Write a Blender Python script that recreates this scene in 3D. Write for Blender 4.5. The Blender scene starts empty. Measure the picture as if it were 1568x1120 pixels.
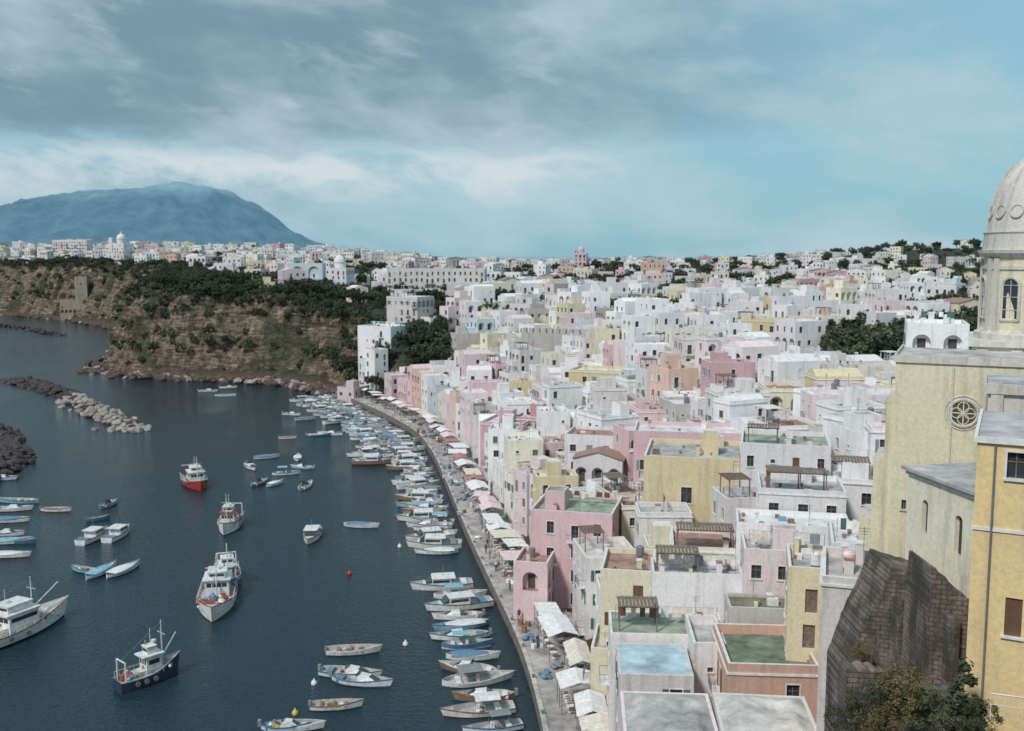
import bpy, math, random, bmesh
import numpy as np
from mathutils import Vector, Matrix
R=random.Random(7)
S=bpy.context.scene
rad=math.radians
# ------------------------------------------------------------ survey camera
CAMZ=50.0; F=1506.0; P0=rad(6.37)
cp,sp=math.cos(P0),math.sin(P0)
def ray(u,v):
    a=(u-784)/F; b=(560-v)/F
    return a, cp+b*sp, -sp+b*cp
def G(u,v,z=0.0):
    a,f,w=ray(u,v); t=(z-CAMZ)/w
    return a*t, f*t
def at(u,v,D):
    a,f,w=ray(u,v); t=D/f
    return a*t, CAMZ+w*t
# ------------------------------------------------------------ materials
def newmat(name):
    m=bpy.data.materials.new(name); m.use_nodes=True
    nt=m.node_tree; b=nt.nodes['Principled BSDF']
    return m,nt,b
def N(nt,t,**k):
    n=nt.nodes.new(t)
    for a,b in k.items():
        if a.startswith('i_'):
            n.inputs[a[2:].replace('_',' ')].default_value=b
        else: setattr(n,a,b)
    return n
def ramp(nt,src,stops):
    r=N(nt,'ShaderNodeValToRGB'); e=r.color_ramp.elements
    while len(e)<len(stops): e.new(0.5)
    for i,(p,c) in enumerate(stops):
        e[i].position=p; e[i].color=(c,c,c,1) if isinstance(c,(int,float)) else (*c,1)
    nt.links.new(src,r.inputs[0]); return r.outputs[0]
def mixc(nt,fac,a,b,mode='MIX'):
    m=N(nt,'ShaderNodeMix',data_type='RGBA',blend_type=mode)
    L=nt.links.new
    for s,v in ((0,fac),(6,a),(7,b)):
        if hasattr(v,'links'): L(v,m.inputs[s])
        elif s==0: m.inputs[0].default_value=v
        else: m.inputs[s].default_value=(*v,1)
    return m.outputs[2]
def noise(nt,vec,scale,detail=4,rough=.6,mscale=None):
    if mscale:
        mp=N(nt,'ShaderNodeMapping'); mp.inputs['Scale'].default_value=mscale
        nt.links.new(vec,mp.inputs[0]); vec=mp.outputs[0]
    n=N(nt,'ShaderNodeTexNoise',i_Scale=scale,i_Detail=detail,i_Roughness=rough)
    nt.links.new(vec,n.inputs['Vector']); return n.outputs['Fac']
def bump(nt,b,h,strength,dist):
    bn=N(nt,'ShaderNodeBump',i_Strength=strength,i_Distance=dist)
    nt.links.new(h,bn.inputs['Height']); nt.links.new(bn.outputs[0],b.inputs['Normal'])
def plaster(name,c,dirt=.5,rough=.9,dirtc=(.34,.29,.25)):
    m,nt,b=newmat(name); L=nt.links.new
    g=N(nt,'ShaderNodeNewGeometry').outputs['Position']
    oi=N(nt,'ShaderNodeObjectInfo')
    n1=noise(nt,g,.3,5,.65); n2=noise(nt,g,1.0,4,.65,(1.3,1.3,.14)); n3=noise(nt,g,4,4,.7)
    f1=ramp(nt,n1,[(.45,0),(.7,dirt)]); f2=ramp(nt,n2,[(.5,0),(.72,dirt)])
    cc=mixc(nt,f1,c,tuple(x*.7+y*.2 for x,y in zip(c,dirtc)))
    cc=mixc(nt,f2,cc,dirtc)
    f3=ramp(nt,n3,[(.3,.82),(.7,1.06)])
    cc=mixc(nt,1,cc,f3,'MULTIPLY')
    hs=N(nt,'ShaderNodeHueSaturation')
    mr=N(nt,'ShaderNodeMapRange'); L(oi.outputs['Random'],mr.inputs[0]); mr.inputs[3].default_value=.82; mr.inputs[4].default_value=1.08
    L(mr.outputs[0],hs.inputs['Value']); 
    mr2=N(nt,'ShaderNodeMapRange'); L(oi.outputs['Random'],mr2.inputs[0]); mr2.inputs[3].default_value=1.1; mr2.inputs[4].default_value=.7
    L(mr2.outputs[0],hs.inputs['Saturation']); L(cc,hs.inputs['Color'])
    L(hs.outputs[0],b.inputs['Base Color']); b.inputs['Roughness'].default_value=rough
    bump(nt,b,n3,.5,.04)
    return m
def simple(name,c,rough=.6,var=.25,scale=2.0,metal=0.0,b_=.0):
    m,nt,b=newmat(name); L=nt.links.new
    g=N(nt,'ShaderNodeNewGeometry').outputs['Position']
    n=noise(nt,g,scale,4,.65)
    cc=mixc(nt,1,c,ramp(nt,n,[(.3,1-var),(.7,1+var*.3)]),'MULTIPLY')
    L(cc,b.inputs['Base Color']); b.inputs['Roughness'].default_value=rough; b.inputs['Metallic'].default_value=metal
    if b_: bump(nt,b,n,b_,.1)
    return m
WALL={
 'white':plaster('plaster_white',(.87,.855,.86),.34),
 'offwhite':plaster('plaster_offwhite',(.80,.76,.74),.5),
 'cream':plaster('plaster_cream',(.80,.75,.63)),
 'paleyellow':plaster('plaster_pale_yellow',(.83,.77,.57),.4),
 'yellow':plaster('plaster_yellow',(.82,.70,.44),.38),
 'ochre':plaster('plaster_ochre',(.82,.58,.20),.4),
 'pink':plaster('plaster_pink',(.74,.48,.51),.4),
 'lightpink':plaster('plaster_light_pink',(.82,.67,.68),.4),
 'salmon':plaster('plaster_salmon',(.74,.46,.35)),
 'red':plaster('plaster_red',(.48,.22,.22)),
 'blue':plaster('plaster_light_blue',(.62,.71,.76),.3),
 'grey':plaster('plaster_grey',(.54,.51,.48),.6),
 'tuff':plaster('tuff_old_wall',(.40,.33,.25),.8,.95,(.12,.10,.085)),
 'church':plaster('church_plaster',(.82,.76,.54),.5),
 'stonegrey':plaster('church_trim_stone',(.70,.67,.60),.65),
}
M_trim=simple('white_trim',(.78,.77,.75),.7,.25)
M_glass=simple('window_glass',(.045,.055,.065),.12,.4,.8)
SH=[simple('shutter_green',(.06,.16,.11),.6),simple('shutter_brown',(.16,.085,.05),.6),simple('shutter_greyblue',(.22,.30,.34),.6),simple('shutter_white',(.7,.7,.68),.6)]
ROOF=[simple('roof_concrete',(.52,.50,.49),.9,.55,.5),simple('roof_cream',(.68,.65,.61),.9,.5,.5),simple('roof_terracotta',(.42,.26,.20),.9,.5,.7),simple('roof_green',(.36,.42,.33),.9,.6,.5),simple('roof_white',(.76,.75,.75),.9,.4,.5),simple('roof_blue',(.50,.65,.72),.9,.5,.45)]
M_dark=simple('dark_interior',(.09,.08,.075),.9)
M_wood=simple('weathered_wood',(.24,.18,.14),.85,.5,3)
M_tile=simple('clay_tile',(.40,.24,.18),.85,.5,3)
M_metal=simple('railing_metal',(.2,.2,.21),.5,.2)
CLOTH=[simple('cloth_white',(.82,.81,.80),.9,.3),simple('cloth_cream',(.76,.70,.60),.9,.3),simple('cloth_red',(.50,.22,.20),.9,.3),simple('cloth_blue',(.2,.35,.5),.9,.3),simple('cloth_pink',(.8,.64,.64),.9,.3)]
# ------------------------------------------------------------ mesh builder
class MB:
    def __init__(s): s.V=[];s.F=[];s.M=[]
    def face(s,pts,m):
        k=len(s.V); s.V.extend(pts); s.F.append(tuple(range(k,k+len(pts)))); s.M.append(m)
    def box(s,x0,x1,y0,y1,z0,z1,m,top=None):
        k=len(s.V)
        s.V.extend([(x0,y0,z0),(x1,y0,z0),(x1,y1,z0),(x0,y1,z0),(x0,y0,z1),(x1,y0,z1),(x1,y1,z1),(x0,y1,z1)])
        for f,mm in (((0,3,2,1),m),((4,5,6,7),m if top is None else top),((0,1,5,4),m),((1,2,6,5),m),((2,3,7,6),m),((3,0,4,7),m)):
            s.F.append(tuple(k+i for i in f)); s.M.append(mm)
    def tube(s,p,q,r,m,seg=6,r2=None):
        p=Vector(p);q=Vector(q); d=(q-p); 
        if d.length<1e-6: return
        d.normalize(); a=d.orthogonal().normalized(); b=d.cross(a); r2=r if r2 is None else r2
        k=len(s.V)
        for c,rr in ((p,r),(q,r2)):
            for i in range(seg):
                t=2*math.pi*i/seg; s.V.append(tuple(c+a*(rr*math.cos(t))+b*(rr*math.sin(t))))
        for i in range(seg):
            j=(i+1)%seg; s.F.append((k+i,k+j,k+seg+j,k+seg+i)); s.M.append(m)
        s.F.append(tuple(k+i for i in range(seg))[::-1]); s.M.append(m)
        s.F.append(tuple(k+seg+i for i in range(seg))); s.M.append(m)
    def lathe(s,prof,cx,cy,m,seg=24,a0=0,a1=2*math.pi):
        k=len(s.V); n=seg+1
        for r,z in prof:
            for i in range(n):
                t=a0+(a1-a0)*i/seg; s.V.append((cx+r*math.cos(t),cy+r*math.sin(t),z))
        for j in range(len(prof)-1):
            for i in range(seg):
                s.F.append((k+j*n+i,k+j*n+i+1,k+(j+1)*n+i+1,k+(j+1)*n+i)); s.M.append(m)
    def blob(s,c,r,m,rng,sc=(1,1,1),jit=.25):
        ph=(1+5**.5)/2
        vs=[(-1,ph,0),(1,ph,0),(-1,-ph,0),(1,-ph,0),(0,-1,ph),(0,1,ph),(0,-1,-ph),(0,1,-ph),(ph,0,-1),(ph,0,1),(-ph,0,-1),(-ph,0,1)]
        fs=[(0,11,5),(0,5,1),(0,1,7),(0,7,10),(0,10,11),(1,5,9),(5,11,4),(11,10,2),(10,7,6),(7,1,8),(3,9,4),(3,4,2),(3,2,6),(3,6,8),(3,8,9),(4,9,5),(2,4,11),(6,2,10),(8,6,7),(9,8,1)]
        k=len(s.V); rt=rng.random()*6.28; ca,sa=math.cos(rt),math.sin(rt)
        for x,y,z in vs:
            f=r/1.9*(1+rng.uniform(-jit,jit)); x,y,z=x*f*sc[0],y*f*sc[1],z*f*sc[2]
            s.V.append((c[0]+x*ca-y*sa,c[1]+x*sa+y*ca,c[2]+z))
        for f in fs: s.F.append(tuple(k+i for i in f)); s.M.append(m)
    def mesh(s,name,mats,smooth=False):
        me=bpy.data.meshes.new(name); me.from_pydata(s.V,[],s.F)
        for m in mats: me.materials.append(m)
        me.polygons.foreach_set('material_index',s.M)
        if smooth: me.polygons.foreach_set('use_smooth',[True]*len(s.F))
        me.update(); return me
    def obj(s,name,mats,loc=(0,0,0),rz=0,smooth=False,parent=None):
        return addobj(name,s.mesh(name,mats,smooth),loc,rz,1,parent)
def addobj(name,me,loc,rz=0,sc=1,parent=None):
    o=bpy.data.objects.new(name,me); o.location=loc; o.rotation_euler=(0,0,rz)
    o.scale=(sc,sc,sc) if isinstance(sc,(int,float)) else sc
    S.collection.objects.link(o)
    if parent: o.parent=parent
    return o
def empty(name,loc=(0,0,0),rz=0):
    o=bpy.data.objects.new(name,None); S.collection.objects.link(o); o.location=loc; o.rotation_euler=(0,0,rz); return o
# ------------------------------------------------------------ terrain
def ss(a,b,x):
    t=np.clip((x-a)/(b-a),0,1); return t*t*(3-2*t)
def hsh(i,j):
    v=np.sin(i*127.1+j*311.7)*43758.5453; return v-np.floor(v)
def vn(x,y):
    xi=np.floor(x);yi=np.floor(y);fx=x-xi;fy=y-yi;fx=fx*fx*(3-2*fx);fy=fy*fy*(3-2*fy)
    a=hsh(xi,yi);b=hsh(xi+1,yi);c=hsh(xi,yi+1);d=hsh(xi+1,yi+1)
    return (a*(1-fx)+b*fx)*(1-fy)+(c*(1-fx)+d*fx)*fy
def fbm(x,y,o=4):
    r=0;a=.5;t=0
    for i in range(o): r=r+a*vn(x*2**i+i*17.3,y*2**i+i*9.1);t+=a;a*=.5
    return r/t
Qp=[(830,1120),(800,1010),(748,900),(716,830),(690,765),(665,705),(640,670),(592,642),(548,622),(512,606)]
Qw=[(-40,-60),(-10,0),(1,35),(4.5,65)]+[G(u,v) for u,v in Qp]
def resample(pts,step,smooth=3):
    p=np.array(pts,float); seg=np.hypot(*(p[1:]-p[:-1]).T); s=np.r_[0,np.cumsum(seg)]
    n=int(s[-1]/step); t=np.linspace(0,s[-1],n+1)
    q=np.c_[np.interp(t,s,p[:,0]),np.interp(t,s,p[:,1])]
    for _ in range(smooth):
        q[1:-1]=(q[:-2]+2*q[1:-1]+q[2:])/4
    return q
Q=resample(Qw,3.0,12)
Cp=[(480,594),(430,586),(380,583),(300,580),(230,577),(150,568),(160,556),(180,540),(192,520),(188,507),(150,498),(100,491),(50,486),(0,482),(-100,478)]
Cw=[G(u,v) for u,v in Cp]
C=np.array([tuple(Q[-1])]+Cw+[(-800,980),(-1600,1100)])
POLY=np.array([tuple(p) for p in Q]+[tuple(p) for p in C[1:]]+[(-1600,2600),(1700,2600),(1700,-150),(-60,-150)])
def pdist(X,Y,pl):
    best=np.full(X.shape,1e9)
    for a,b in zip(pl[:-1],pl[1:]):
        dx,dy=b-a; L2=dx*dx+dy*dy+1e-9
        t=np.clip(((X-a[0])*dx+(Y-a[1])*dy)/L2,0,1)
        best=np.minimum(best,np.hypot(X-a[0]-t*dx,Y-a[1]-t*dy))
    return best
def inside(X,Y):
    r=np.zeros(X.shape,bool); n=len(POLY)
    for i in range(n):
        x1,y1=POLY[i];x2,y2=POLY[(i+1)%n]
        if y1==y2: continue
        c=((y1>Y)!=(y2>Y))&(X<(x2-x1)*(Y-y1)/(y2-y1)+x1); r^=c
    return r
Qc=Q[::3] if (len(Q)-1)%3==0 else np.vstack([Q[::3],Q[-1:]])
def terr(X,Y,full=False):
    X=np.atleast_1d(np.asarray(X,float));Y=np.atleast_1d(np.asarray(Y,float))
    dq=pdist(X,Y,Qc);dc=pdist(X,Y,C);ins=inside(X,Y)
    d=np.where(ins,1,-1)*np.minimum(dq,dc)
    w=ss(-22,22,dq-dc)
    n0=fbm(X/140,Y/140,3)-.5
    n1=fbm(X/26,Y/26,4)-.5;n2=fbm(X/7+31,Y/7,3)-.5
    P=29+7*ss(400,900,Y)+7*ss(-60,-140,X)+14*ss(850,1300,Y)*ss(-80,-350,X)+20*np.exp(-((X-490)/180)**2-((Y-1050)/230)**2)+n0*9
    P=P-7*ss(35,70,X)*ss(330,240,Y)
    sl=np.interp(Y,[60,110,160,250,330,380],[.85,.6,.42,.38,.42,.6])
    hq=np.where(d<2,-3,1.3+sl*np.maximum(0,d-8.5)); hq=np.minimum(hq,P)
    flank=1+1.3*ss(-125,-160,X)*ss(650,560,Y)
    dd=d*flank+(n1*18+n2*6)*ss(0,12,d)
    hc=np.interp(dd,[0,4,8,12,18,21,27,38],[0,.04,.08,.34,.46,.74,.88,1])*P
    mid=ss(0,4,hc)*ss(P,P-5,hc)
    hc=hc+mid*(1.9*np.sin(hc*.85+n1*7)+n2*3)
    hc=np.where(d<0,np.interp(d,[-14,0],[-5,-.3]),hc)
    h=hq*(1-w)+hc*w
    hump=48-np.maximum(0,Y-1)*.95-np.maximum(0,-X-3)*1.5
    h=np.maximum(h,np.minimum(hump,47))
    bank=24*ss(15,24,X-np.maximum(0,Y-55)*.36)*ss(112,88,Y)
    h=np.where(ins,np.maximum(h,bank),h)
    if full: return h,d,w,ins
    return h
xs=np.r_[np.arange(-1600,-540,25),np.arange(-540,-240,3.2),np.arange(-240,170,2.3),np.arange(170,400,8),np.arange(400,1700,25)]
ys=np.r_[np.arange(-150,0,10),np.arange(0,340,3.2),np.arange(340,640,2.3),np.arange(640,920,4.5),np.arange(920,2600,25)]
GX,GY=np.meshgrid(xs,ys)
H=terr(GX.ravel(),GY.ravel()).reshape(GX.shape)
nx,ny=len(xs),len(ys)
verts=np.c_[GX.ravel(),GY.ravel(),H.ravel()]
idx=np.arange(nx*ny).reshape(ny,nx)
fa=np.stack([idx[:-1,:-1],idx[:-1,1:],idx[1:,1:],idx[1:,:-1]],-1).reshape(-1,4)
me=bpy.data.meshes.new('hillside_terrain'); me.from_pydata(verts.tolist(),[],fa.tolist())
m,nt,b=newmat('rock_and_soil'); L=nt.links.new
ge=N(nt,'ShaderNodeNewGeometry'); g=ge.outputs['Position']
sepn=N(nt,'ShaderNodeSeparateXYZ'); L(ge.outputs['True Normal'],sepn.inputs[0])
nb=noise(nt,g,.045,7,.68,(1,1,10)); nf=noise(nt,g,.45,6,.7); nb2=noise(nt,g,.07,4,.6)
rock=ramp(nt,nb,[(.32,(.045,.032,.027)),(.43,(.17,.115,.085)),(.50,(.40,.30,.22)),(.56,(.13,.09,.07)),(.64,(.34,.26,.19)),(.74,(.10,.075,.06))])
rock=mixc(nt,1,rock,ramp(nt,nf,[(.34,.25),(.62,1.15)]),'MULTIPLY')
grass=ramp(nt,nf,[(.3,(.020,.030,.014)),(.55,(.045,.055,.025)),(.75,(.10,.09,.055))])
fl=ramp(nt,sepn.outputs['Z'],[(.60,0),(.85,1)])
veg=ramp(nt,nb2,[(.48,0),(.58,.8)])
mx=N(nt,'ShaderNodeMath',operation='MAXIMUM'); L(fl,mx.inputs[0]); L(veg,mx.inputs[1])
c=mixc(nt,mx.outputs[0],rock,grass)
sepp=N(nt,'ShaderNodeSeparateXYZ'); L(g,sepp.inputs[0])
zr=N(nt,'ShaderNodeMapRange'); L(sepp.outputs['Z'],zr.inputs[0]); zr.inputs[1].default_value=.5; zr.inputs[2].default_value=3.5
c=mixc(nt,zr.outputs[0],mixc(nt,nf,(.08,.045,.038),(.17,.09,.075)),c)
L(c,b.inputs['Base Color']); b.inputs['Roughness'].default_value=.95
bump(nt,b,nf,1,2.0)
me.materials.append(m); me.update(); addobj('hillside_terrain',me,(0,0,0))
# ------------------------------------------------------------ sea
m,nt,b=newmat('sea_water'); L=nt.links.new
g=N(nt,'ShaderNodeNewGeometry').outputs['Position']
n1=noise(nt,g,.55,4,.6,(1,1.7,1)); n2=noise(nt,g,.03,4,.6,(1,.6,1)); n3=noise(nt,g,1.7,3,.6)
c=mixc(nt,ramp(nt,n2,[(.35,0),(.7,1)]),(.010,.026,.038),(.018,.042,.056))
L(c,b.inputs['Base Color']); L(ramp(nt,n2,[(.4,.06),(.62,.19)]),b.inputs['Roughness']); b.inputs['IOR'].default_value=1.33
ad=N(nt,'ShaderNodeMath',operation='ADD'); L(n1,ad.inputs[0]); L(n3,ad.inputs[1])
bump(nt,b,ad.outputs[0],.6,.3)
mb=MB(); mb.face([(-30000,-2000,0),(30000,-2000,0),(30000,45000,0),(-30000,45000,0)],0); mb.obj('sea_water',[m])
# ------------------------------------------------------------ quay
M_pave=simple('quay_paving',(.48,.44,.42),.9,.6,.4); M_qst=simple('quay_stone',(.25,.21,.18),.9,.6,1.0,0,.5); M_kerb=simple('quay_kerb_stone',(.56,.52,.48),.85,.5,.8)
T=np.gradient(Q,axis=0); T/=np.hypot(T[:,0],T[:,1])[:,None]; NR=np.c_[T[:,1],-T[:,0]]
def qpos(i,d): i=max(0,min(len(Q)-1,i)); return Q[i]+NR[i]*d
mb=MB()
prof=[(0,-3,0),(0,1.72,1),(.55,1.72,1),(.55,1.6,2),(12,1.6,0)]
pm=[0,2,2,1]
for i in range(12,len(Q)-1):
    for j in range(4):
        a=Q[i]+NR[i]*prof[j][0];b_=Q[i+1]+NR[i+1]*prof[j][0];c_=Q[i+1]+NR[i+1]*prof[j+1][0];d_=Q[i]+NR[i]*prof[j+1][0]
        mb.face([(*a,prof[j][1]),(*b_,prof[j][1]),(*c_,prof[j+1][1]),(*d_,prof[j+1][1])],pm[j])
mb.obj('quay_promenade',[M_qst,M_pave,M_kerb])
# ------------------------------------------------------------ buildings
def facade(mb,O,t,n,W,z0,z1,ops,det=2,mw=0):
    X=sorted(set([0,W]+[o[0] for o in ops]+[o[1] for o in ops])); Z=sorted(set([z0,z1]+[o[2] for o in ops]+[o[3] for o in ops]))
    def p(a,z,off=0): return (O[0]+t[0]*a+n[0]*off,O[1]+t[1]*a+n[1]*off,z)
    def fb(a0,a1,b0,b1,o0,o1,m):
        k=len(mb.V); mb.V.extend([p(a0,b0,o1),p(a1,b0,o1),p(a1,b1,o1),p(a0,b1,o1),p(a0,b0,o0),p(a1,b0,o0),p(a1,b1,o0),p(a0,b1,o0)])
        for f in ((0,1,2,3),(1,5,6,2),(5,4,7,6),(4,0,3,7),(3,2,6,7),(4,5,1,0)): mb.F.append(tuple(k+i for i in f)); mb.M.append(m)
    for i in range(len(X)-1):
        for j in range(len(Z)-1):
            xc=(X[i]+X[i+1])/2; zc=(Z[j]+Z[j+1])/2
            if any(o[0]<xc<o[1] and o[2]<zc<o[3] for o in ops): continue
            mb.face([p(X[i],Z[j]),p(X[i+1],Z[j]),p(X[i+1],Z[j+1]),p(X[i],Z[j+1])],mw)
    for o in ops:
        a0,a1,b0,b1,kind=o[:5]
        r={'win':.22,'shut':.10,'door':.2,'arch':.9,'archwin':.3,'log':1.3,'balc':.22}[kind]
        if kind in('arch','archwin'):
            rr=(a1-a0)/2; xm=(a0+a1)/2; zs=b1-rr-.02; K=8
            arc=[(xm-rr*math.cos(math.pi*k/K),zs+rr*math.sin(math.pi*k/K)) for k in range(K+1)]
            for k in range(K):
                (xa,za),(xb,zb)=arc[k],arc[k+1]
                mb.face([p(xa,za),p(xb,zb),p(xb,b1),p(xa,b1)],mw)
                mb.face([p(xa,za),p(xb,zb),p(xb,zb,-r),p(xa,za,-r)],mw)
            mb.face([p(a0,b0),p(a0,zs),p(a0,zs,-r),p(a0,b0,-r)],mw); mb.face([p(a1,b0),p(a1,zs),p(a1,zs,-r),p(a1,b0,-r)],mw)
            mb.face([p(a0,b0),p(a1,b0),p(a1,b0,-r),p(a0,b0,-r)],4)
            mb.face([p(a0-.01,b0,-r),p(a1+.01,b0,-r),p(a1+.01,b1,-r),p(a0-.01,b1,-r)],0 if kind=='arch' else 2)
            if kind=='arch':
                mb.face([p(xm-.5,b0,-r+.02),p(xm+.5,b0,-r+.02),p(xm+.5,b0+2,-r+.02),p(xm-.5,b0+2,-r+.02)],5)
                if det>=2 and b0>6:
                    for q in range(7): aa=a0+(a1-a0)*q/6; fb(aa-.015,aa+.015,b0,b0+.9,-.1,-.07,8)
                    fb(a0,a1,b0+.9,b0+.94,-.11,-.06,8)
            continue
        bm={'win':2,'shut':3,'door':6,'log':5,'balc':2}[kind]
        mb.face([p(a0,b0),p(a0,b1),p(a0,b1,-r),p(a0,b0,-r)],mw);mb.face([p(a1,b0),p(a1,b1),p(a1,b1,-r),p(a1,b0,-r)],mw)
        mb.face([p(a0,b1),p(a1,b1),p(a1,b1,-r),p(a0,b1,-r)],mw);mb.face([p(a0,b0),p(a1,b0),p(a1,b0,-r),p(a0,b0,-r)],1)
        mb.face([p(a0,b0,-r),p(a1,b0,-r),p(a1,b1,-r),p(a0,b1,-r)],bm)
        if det>=2:
            if kind in('win','balc'):
                xm=(a0+a1)/2; fb(xm-.03,xm+.03,b0,b1,-r,-r+.05,6); zb=b0+(b1-b0)*.62; fb(a0,a1,zb-.025,zb+.025,-r,-r+.04,6)
                fb(a0-.1,a0,b0,b1+.1,0,.04,1);fb(a1,a1+.1,b0,b1+.1,0,.04,1);fb(a0,a1,b1,b1+.1,0,.04,1)
                if len(o)>5 and o[5]:
                    w=(a1-a0)/2; fb(a0-w-.12,a0-.12,b0,b1,.005,.07,3);fb(a1+.12,a1+w+.12,b0,b1,.005,.07,3)
            if kind in('win','shut'): fb(a0-.12,a1+.12,b0-.1,b0,0,.12,1)
            if kind=='balc':
                fb(a0-.6,a1+.6,b0-.18,b0-.02,0,.9,1)
                for q in range(9):
                    aa=a0-.57+(a1-a0+1.14)*q/8; fb(aa-.015,aa+.015,b0-.02,b0+.93,.83,.86,8)
                fb(a0-.6,a1+.6,b0+.93,b0+.97,.82,.87,8)
                for e in(a0-.6,a1+.57): fb(e,e+.03,b0+.9,b0+.95,0,.86,8)
    return fb
def genops(W,z0,z1,rng,dens=.8,arch=.1,ns=4):
    ops=[];st=3.1
    n=max(1,int(W/2.5)); sp_=W/n
    for k in range(ns):
        fl=z1-.25-st*(k+1)
        if fl<z0+.1: break
        if rng.random()<arch and W>4:
            w=min(2.1,sp_*.7)
            for i in range(n):
                xc=sp_*(i+.5); ops.append((round(xc-w/2,3),round(xc+w/2,3),round(fl+.02,3),round(fl+2.6,3),'arch'))
            continue
        ww=rng.choice([.8,.95,1.05]); hh=rng.choice([1.2,1.4,1.6]); sh=rng.random()<.35 and sp_>2.4
        for i in range(n):
            if rng.random()>dens: continue
            xc=sp_*(i+.5)+rng.uniform(-.25,.25); x=rng.random()
            if x<.16: ops.append((round(xc-.5,3),round(xc+.5,3),round(fl+.05,3),round(fl+2.2,3),'balc',sh))
            elif x<.24: ops.append((round(xc-.5,3),round(xc+.5,3),round(fl+.02,3),round(fl+2.1,3),'door'))
            elif x<.32 : ops.append((round(xc-.25,3),round(xc+.25,3),round(fl+1.5,3),round(fl+2.0,3),'win',False))
            else: ops.append((round(xc-ww/2,3),round(xc+ww/2,3),round(fl+.95,3),round(fl+.95+hh,3),rng.choice(['win','win','win','shut']),sh))
    return ops
def block(mb,cx,cy,W,D,z0,z1,rng,det=2,dens=.75,arch=.08,roof='flat',par=.6,opsF=None,back=False,rm=4):
    sides=[((cx-W/2,cy-D/2),(1,0),(0,-1),W),((cx+W/2,cy-D/2),(0,1),(1,0),D),((cx+W/2,cy+D/2),(-1,0),(0,1),W),((cx-W/2,cy+D/2),(0,-1),(-1,0),D)]
    zt=z1+par
    for k,(O,t,n,w) in enumerate(sides):
        if k==0 and opsF is not None: ops=opsF
        elif k==2 and not back: ops=[]
        else: ops=genops(w,z0,z1,rng,dens if k!=1 else dens*.7,arch,4 if det>=2 else 3)
        ops=[o for o in ops if o[0]>.05 and o[1]<w-.05 and o[2]>z0 and o[3]<zt]
        facade(mb,O,t,n,w,z0,zt,ops,det)
    x0,x1,y0,y1=cx-W/2,cx+W/2,cy-D/2,cy+D/2; e=.25
    mb.face([(x0+e,y0+e,z1),(x1-e,y0+e,z1),(x1-e,y1-e,z1),(x0+e,y1-e,z1)],rm)
    for a,b_,c_,d_ in (((x0,y0),(x1,y0),(x1-e,y0+e),(x0+e,y0+e)),((x1,y0),(x1,y1),(x1-e,y1-e),(x1-e,y0+e)),((x1,y1),(x0,y1),(x0+e,y1-e),(x1-e,y1-e)),((x0,y1),(x0,y0),(x0+e,y0+e),(x0+e,y1-e))):
        mb.face([(*a,zt),(*b_,zt),(*c_,zt),(*d_,zt)],0 if (det<2 or par<.45) else 1)
        mb.face([(*d_,z1),(*c_,z1),(*c_,zt),(*d_,zt)],0)
    if det>=2 and par>.3 and rng.random()<.45:
        c=.12; z=z1-.05
        mb.box(x0-c,x1+c,y0-c,y0-.003,z,z+.18,1);mb.box(x0-c,x0-.003,y0,y1+c,z,z+.18,1);mb.box(x1+.003,x1+c,y0,y1+c,z,z+.18,1)
    if roof=='vault':
        K=8;hz=min(1.5,W*.25)
        pts=[(x0+e+(W-2*e)*(k/K),z1+.05+hz*math.sin(math.pi*k/K)) for k in range(K+1)]
        for k in range(K):
            mb.face([(pts[k][0],y0+.1,pts[k][1]),(pts[k+1][0],y0+.1,pts[k+1][1]),(pts[k+1][0],y1-.1,pts[k+1][1]),(pts[k][0],y1-.1,pts[k][1])],0)
        mb.face([(a,y0+.1,z) for a,z in pts],0); mb.face([(a,y1-.1,z) for a,z in pts],0)
    if roof=='lumpy':
        nX=30;nY=20; rx=np.linspace(x0+e,x1-e,nX+1); ry=np.linspace(y0+e,y1-e,nY+1)
        AX,AY=np.meshgrid(rx,ry); Zl=z1+.08+(fbm(AX/2.6+cx*3+x0,AY/2.2+4,3))*.9*np.clip(np.minimum(np.minimum(AX-x0,x1-AX),np.minimum(AY-y0,y1-AY))/1.4,0,1)
        k=len(mb.V); mb.V.extend([(float(a),float(b_),float(c_)) for a,b_,c_ in zip(AX.ravel(),AY.ravel(),Zl.ravel())])
        for j in range(nY):
            for i in range(nX): q=k+j*(nX+1)+i; mb.F.append((q,q+1,q+nX+2,q+nX+1)); mb.M.append(rm)
    if roof=='tile':
        h=1.3; xm=cx; o=.3; zb=zt+.02
        mb.face([(x0-o,y0-o,zb),(xm,y0-o,zb+h),(xm,y1+o,zb+h),(x0-o,y1+o,zb)],7);mb.face([(x1+o,y0-o,zb),(xm,y0-o,zb+h),(xm,y1+o,zb+h),(x1+o,y1+o,zb)],7)
        mb.face([(x0,y0,zt),(x1,y0,zt),(xm,y0,zb+h)],0);mb.face([(x0,y1,zt),(x1,y1,zt),(xm,y1,zb+h)],0)
def pergola(mb,x0,x1,y0,y1,z,rng,h=2.3,m=6,solid=True):
    for a in(x0,x1):
        for b_ in(y0,y1): mb.box(a-.06,a+.06,b_-.06,b_+.06,z,z+h,m)
    mb.box(x0-.2,x1+.2,y0-.05,y0+.05,z+h,z+h+.14,m); mb.box(x0-.2,x1+.2,y1-.05,y1+.05,z+h,z+h+.14,m)
    n=int((x1-x0)/.35)
    for i in range(n+1):
        a=x0+(x1-x0)*i/max(1,n); mb.box(a-.14 if solid else a-.04,a+.14 if solid else a+.04,y0-.25-rng.uniform(0,.15),y1+.25,z+h+.143,z+h+.2+rng.uniform(0,.05),m)
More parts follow.
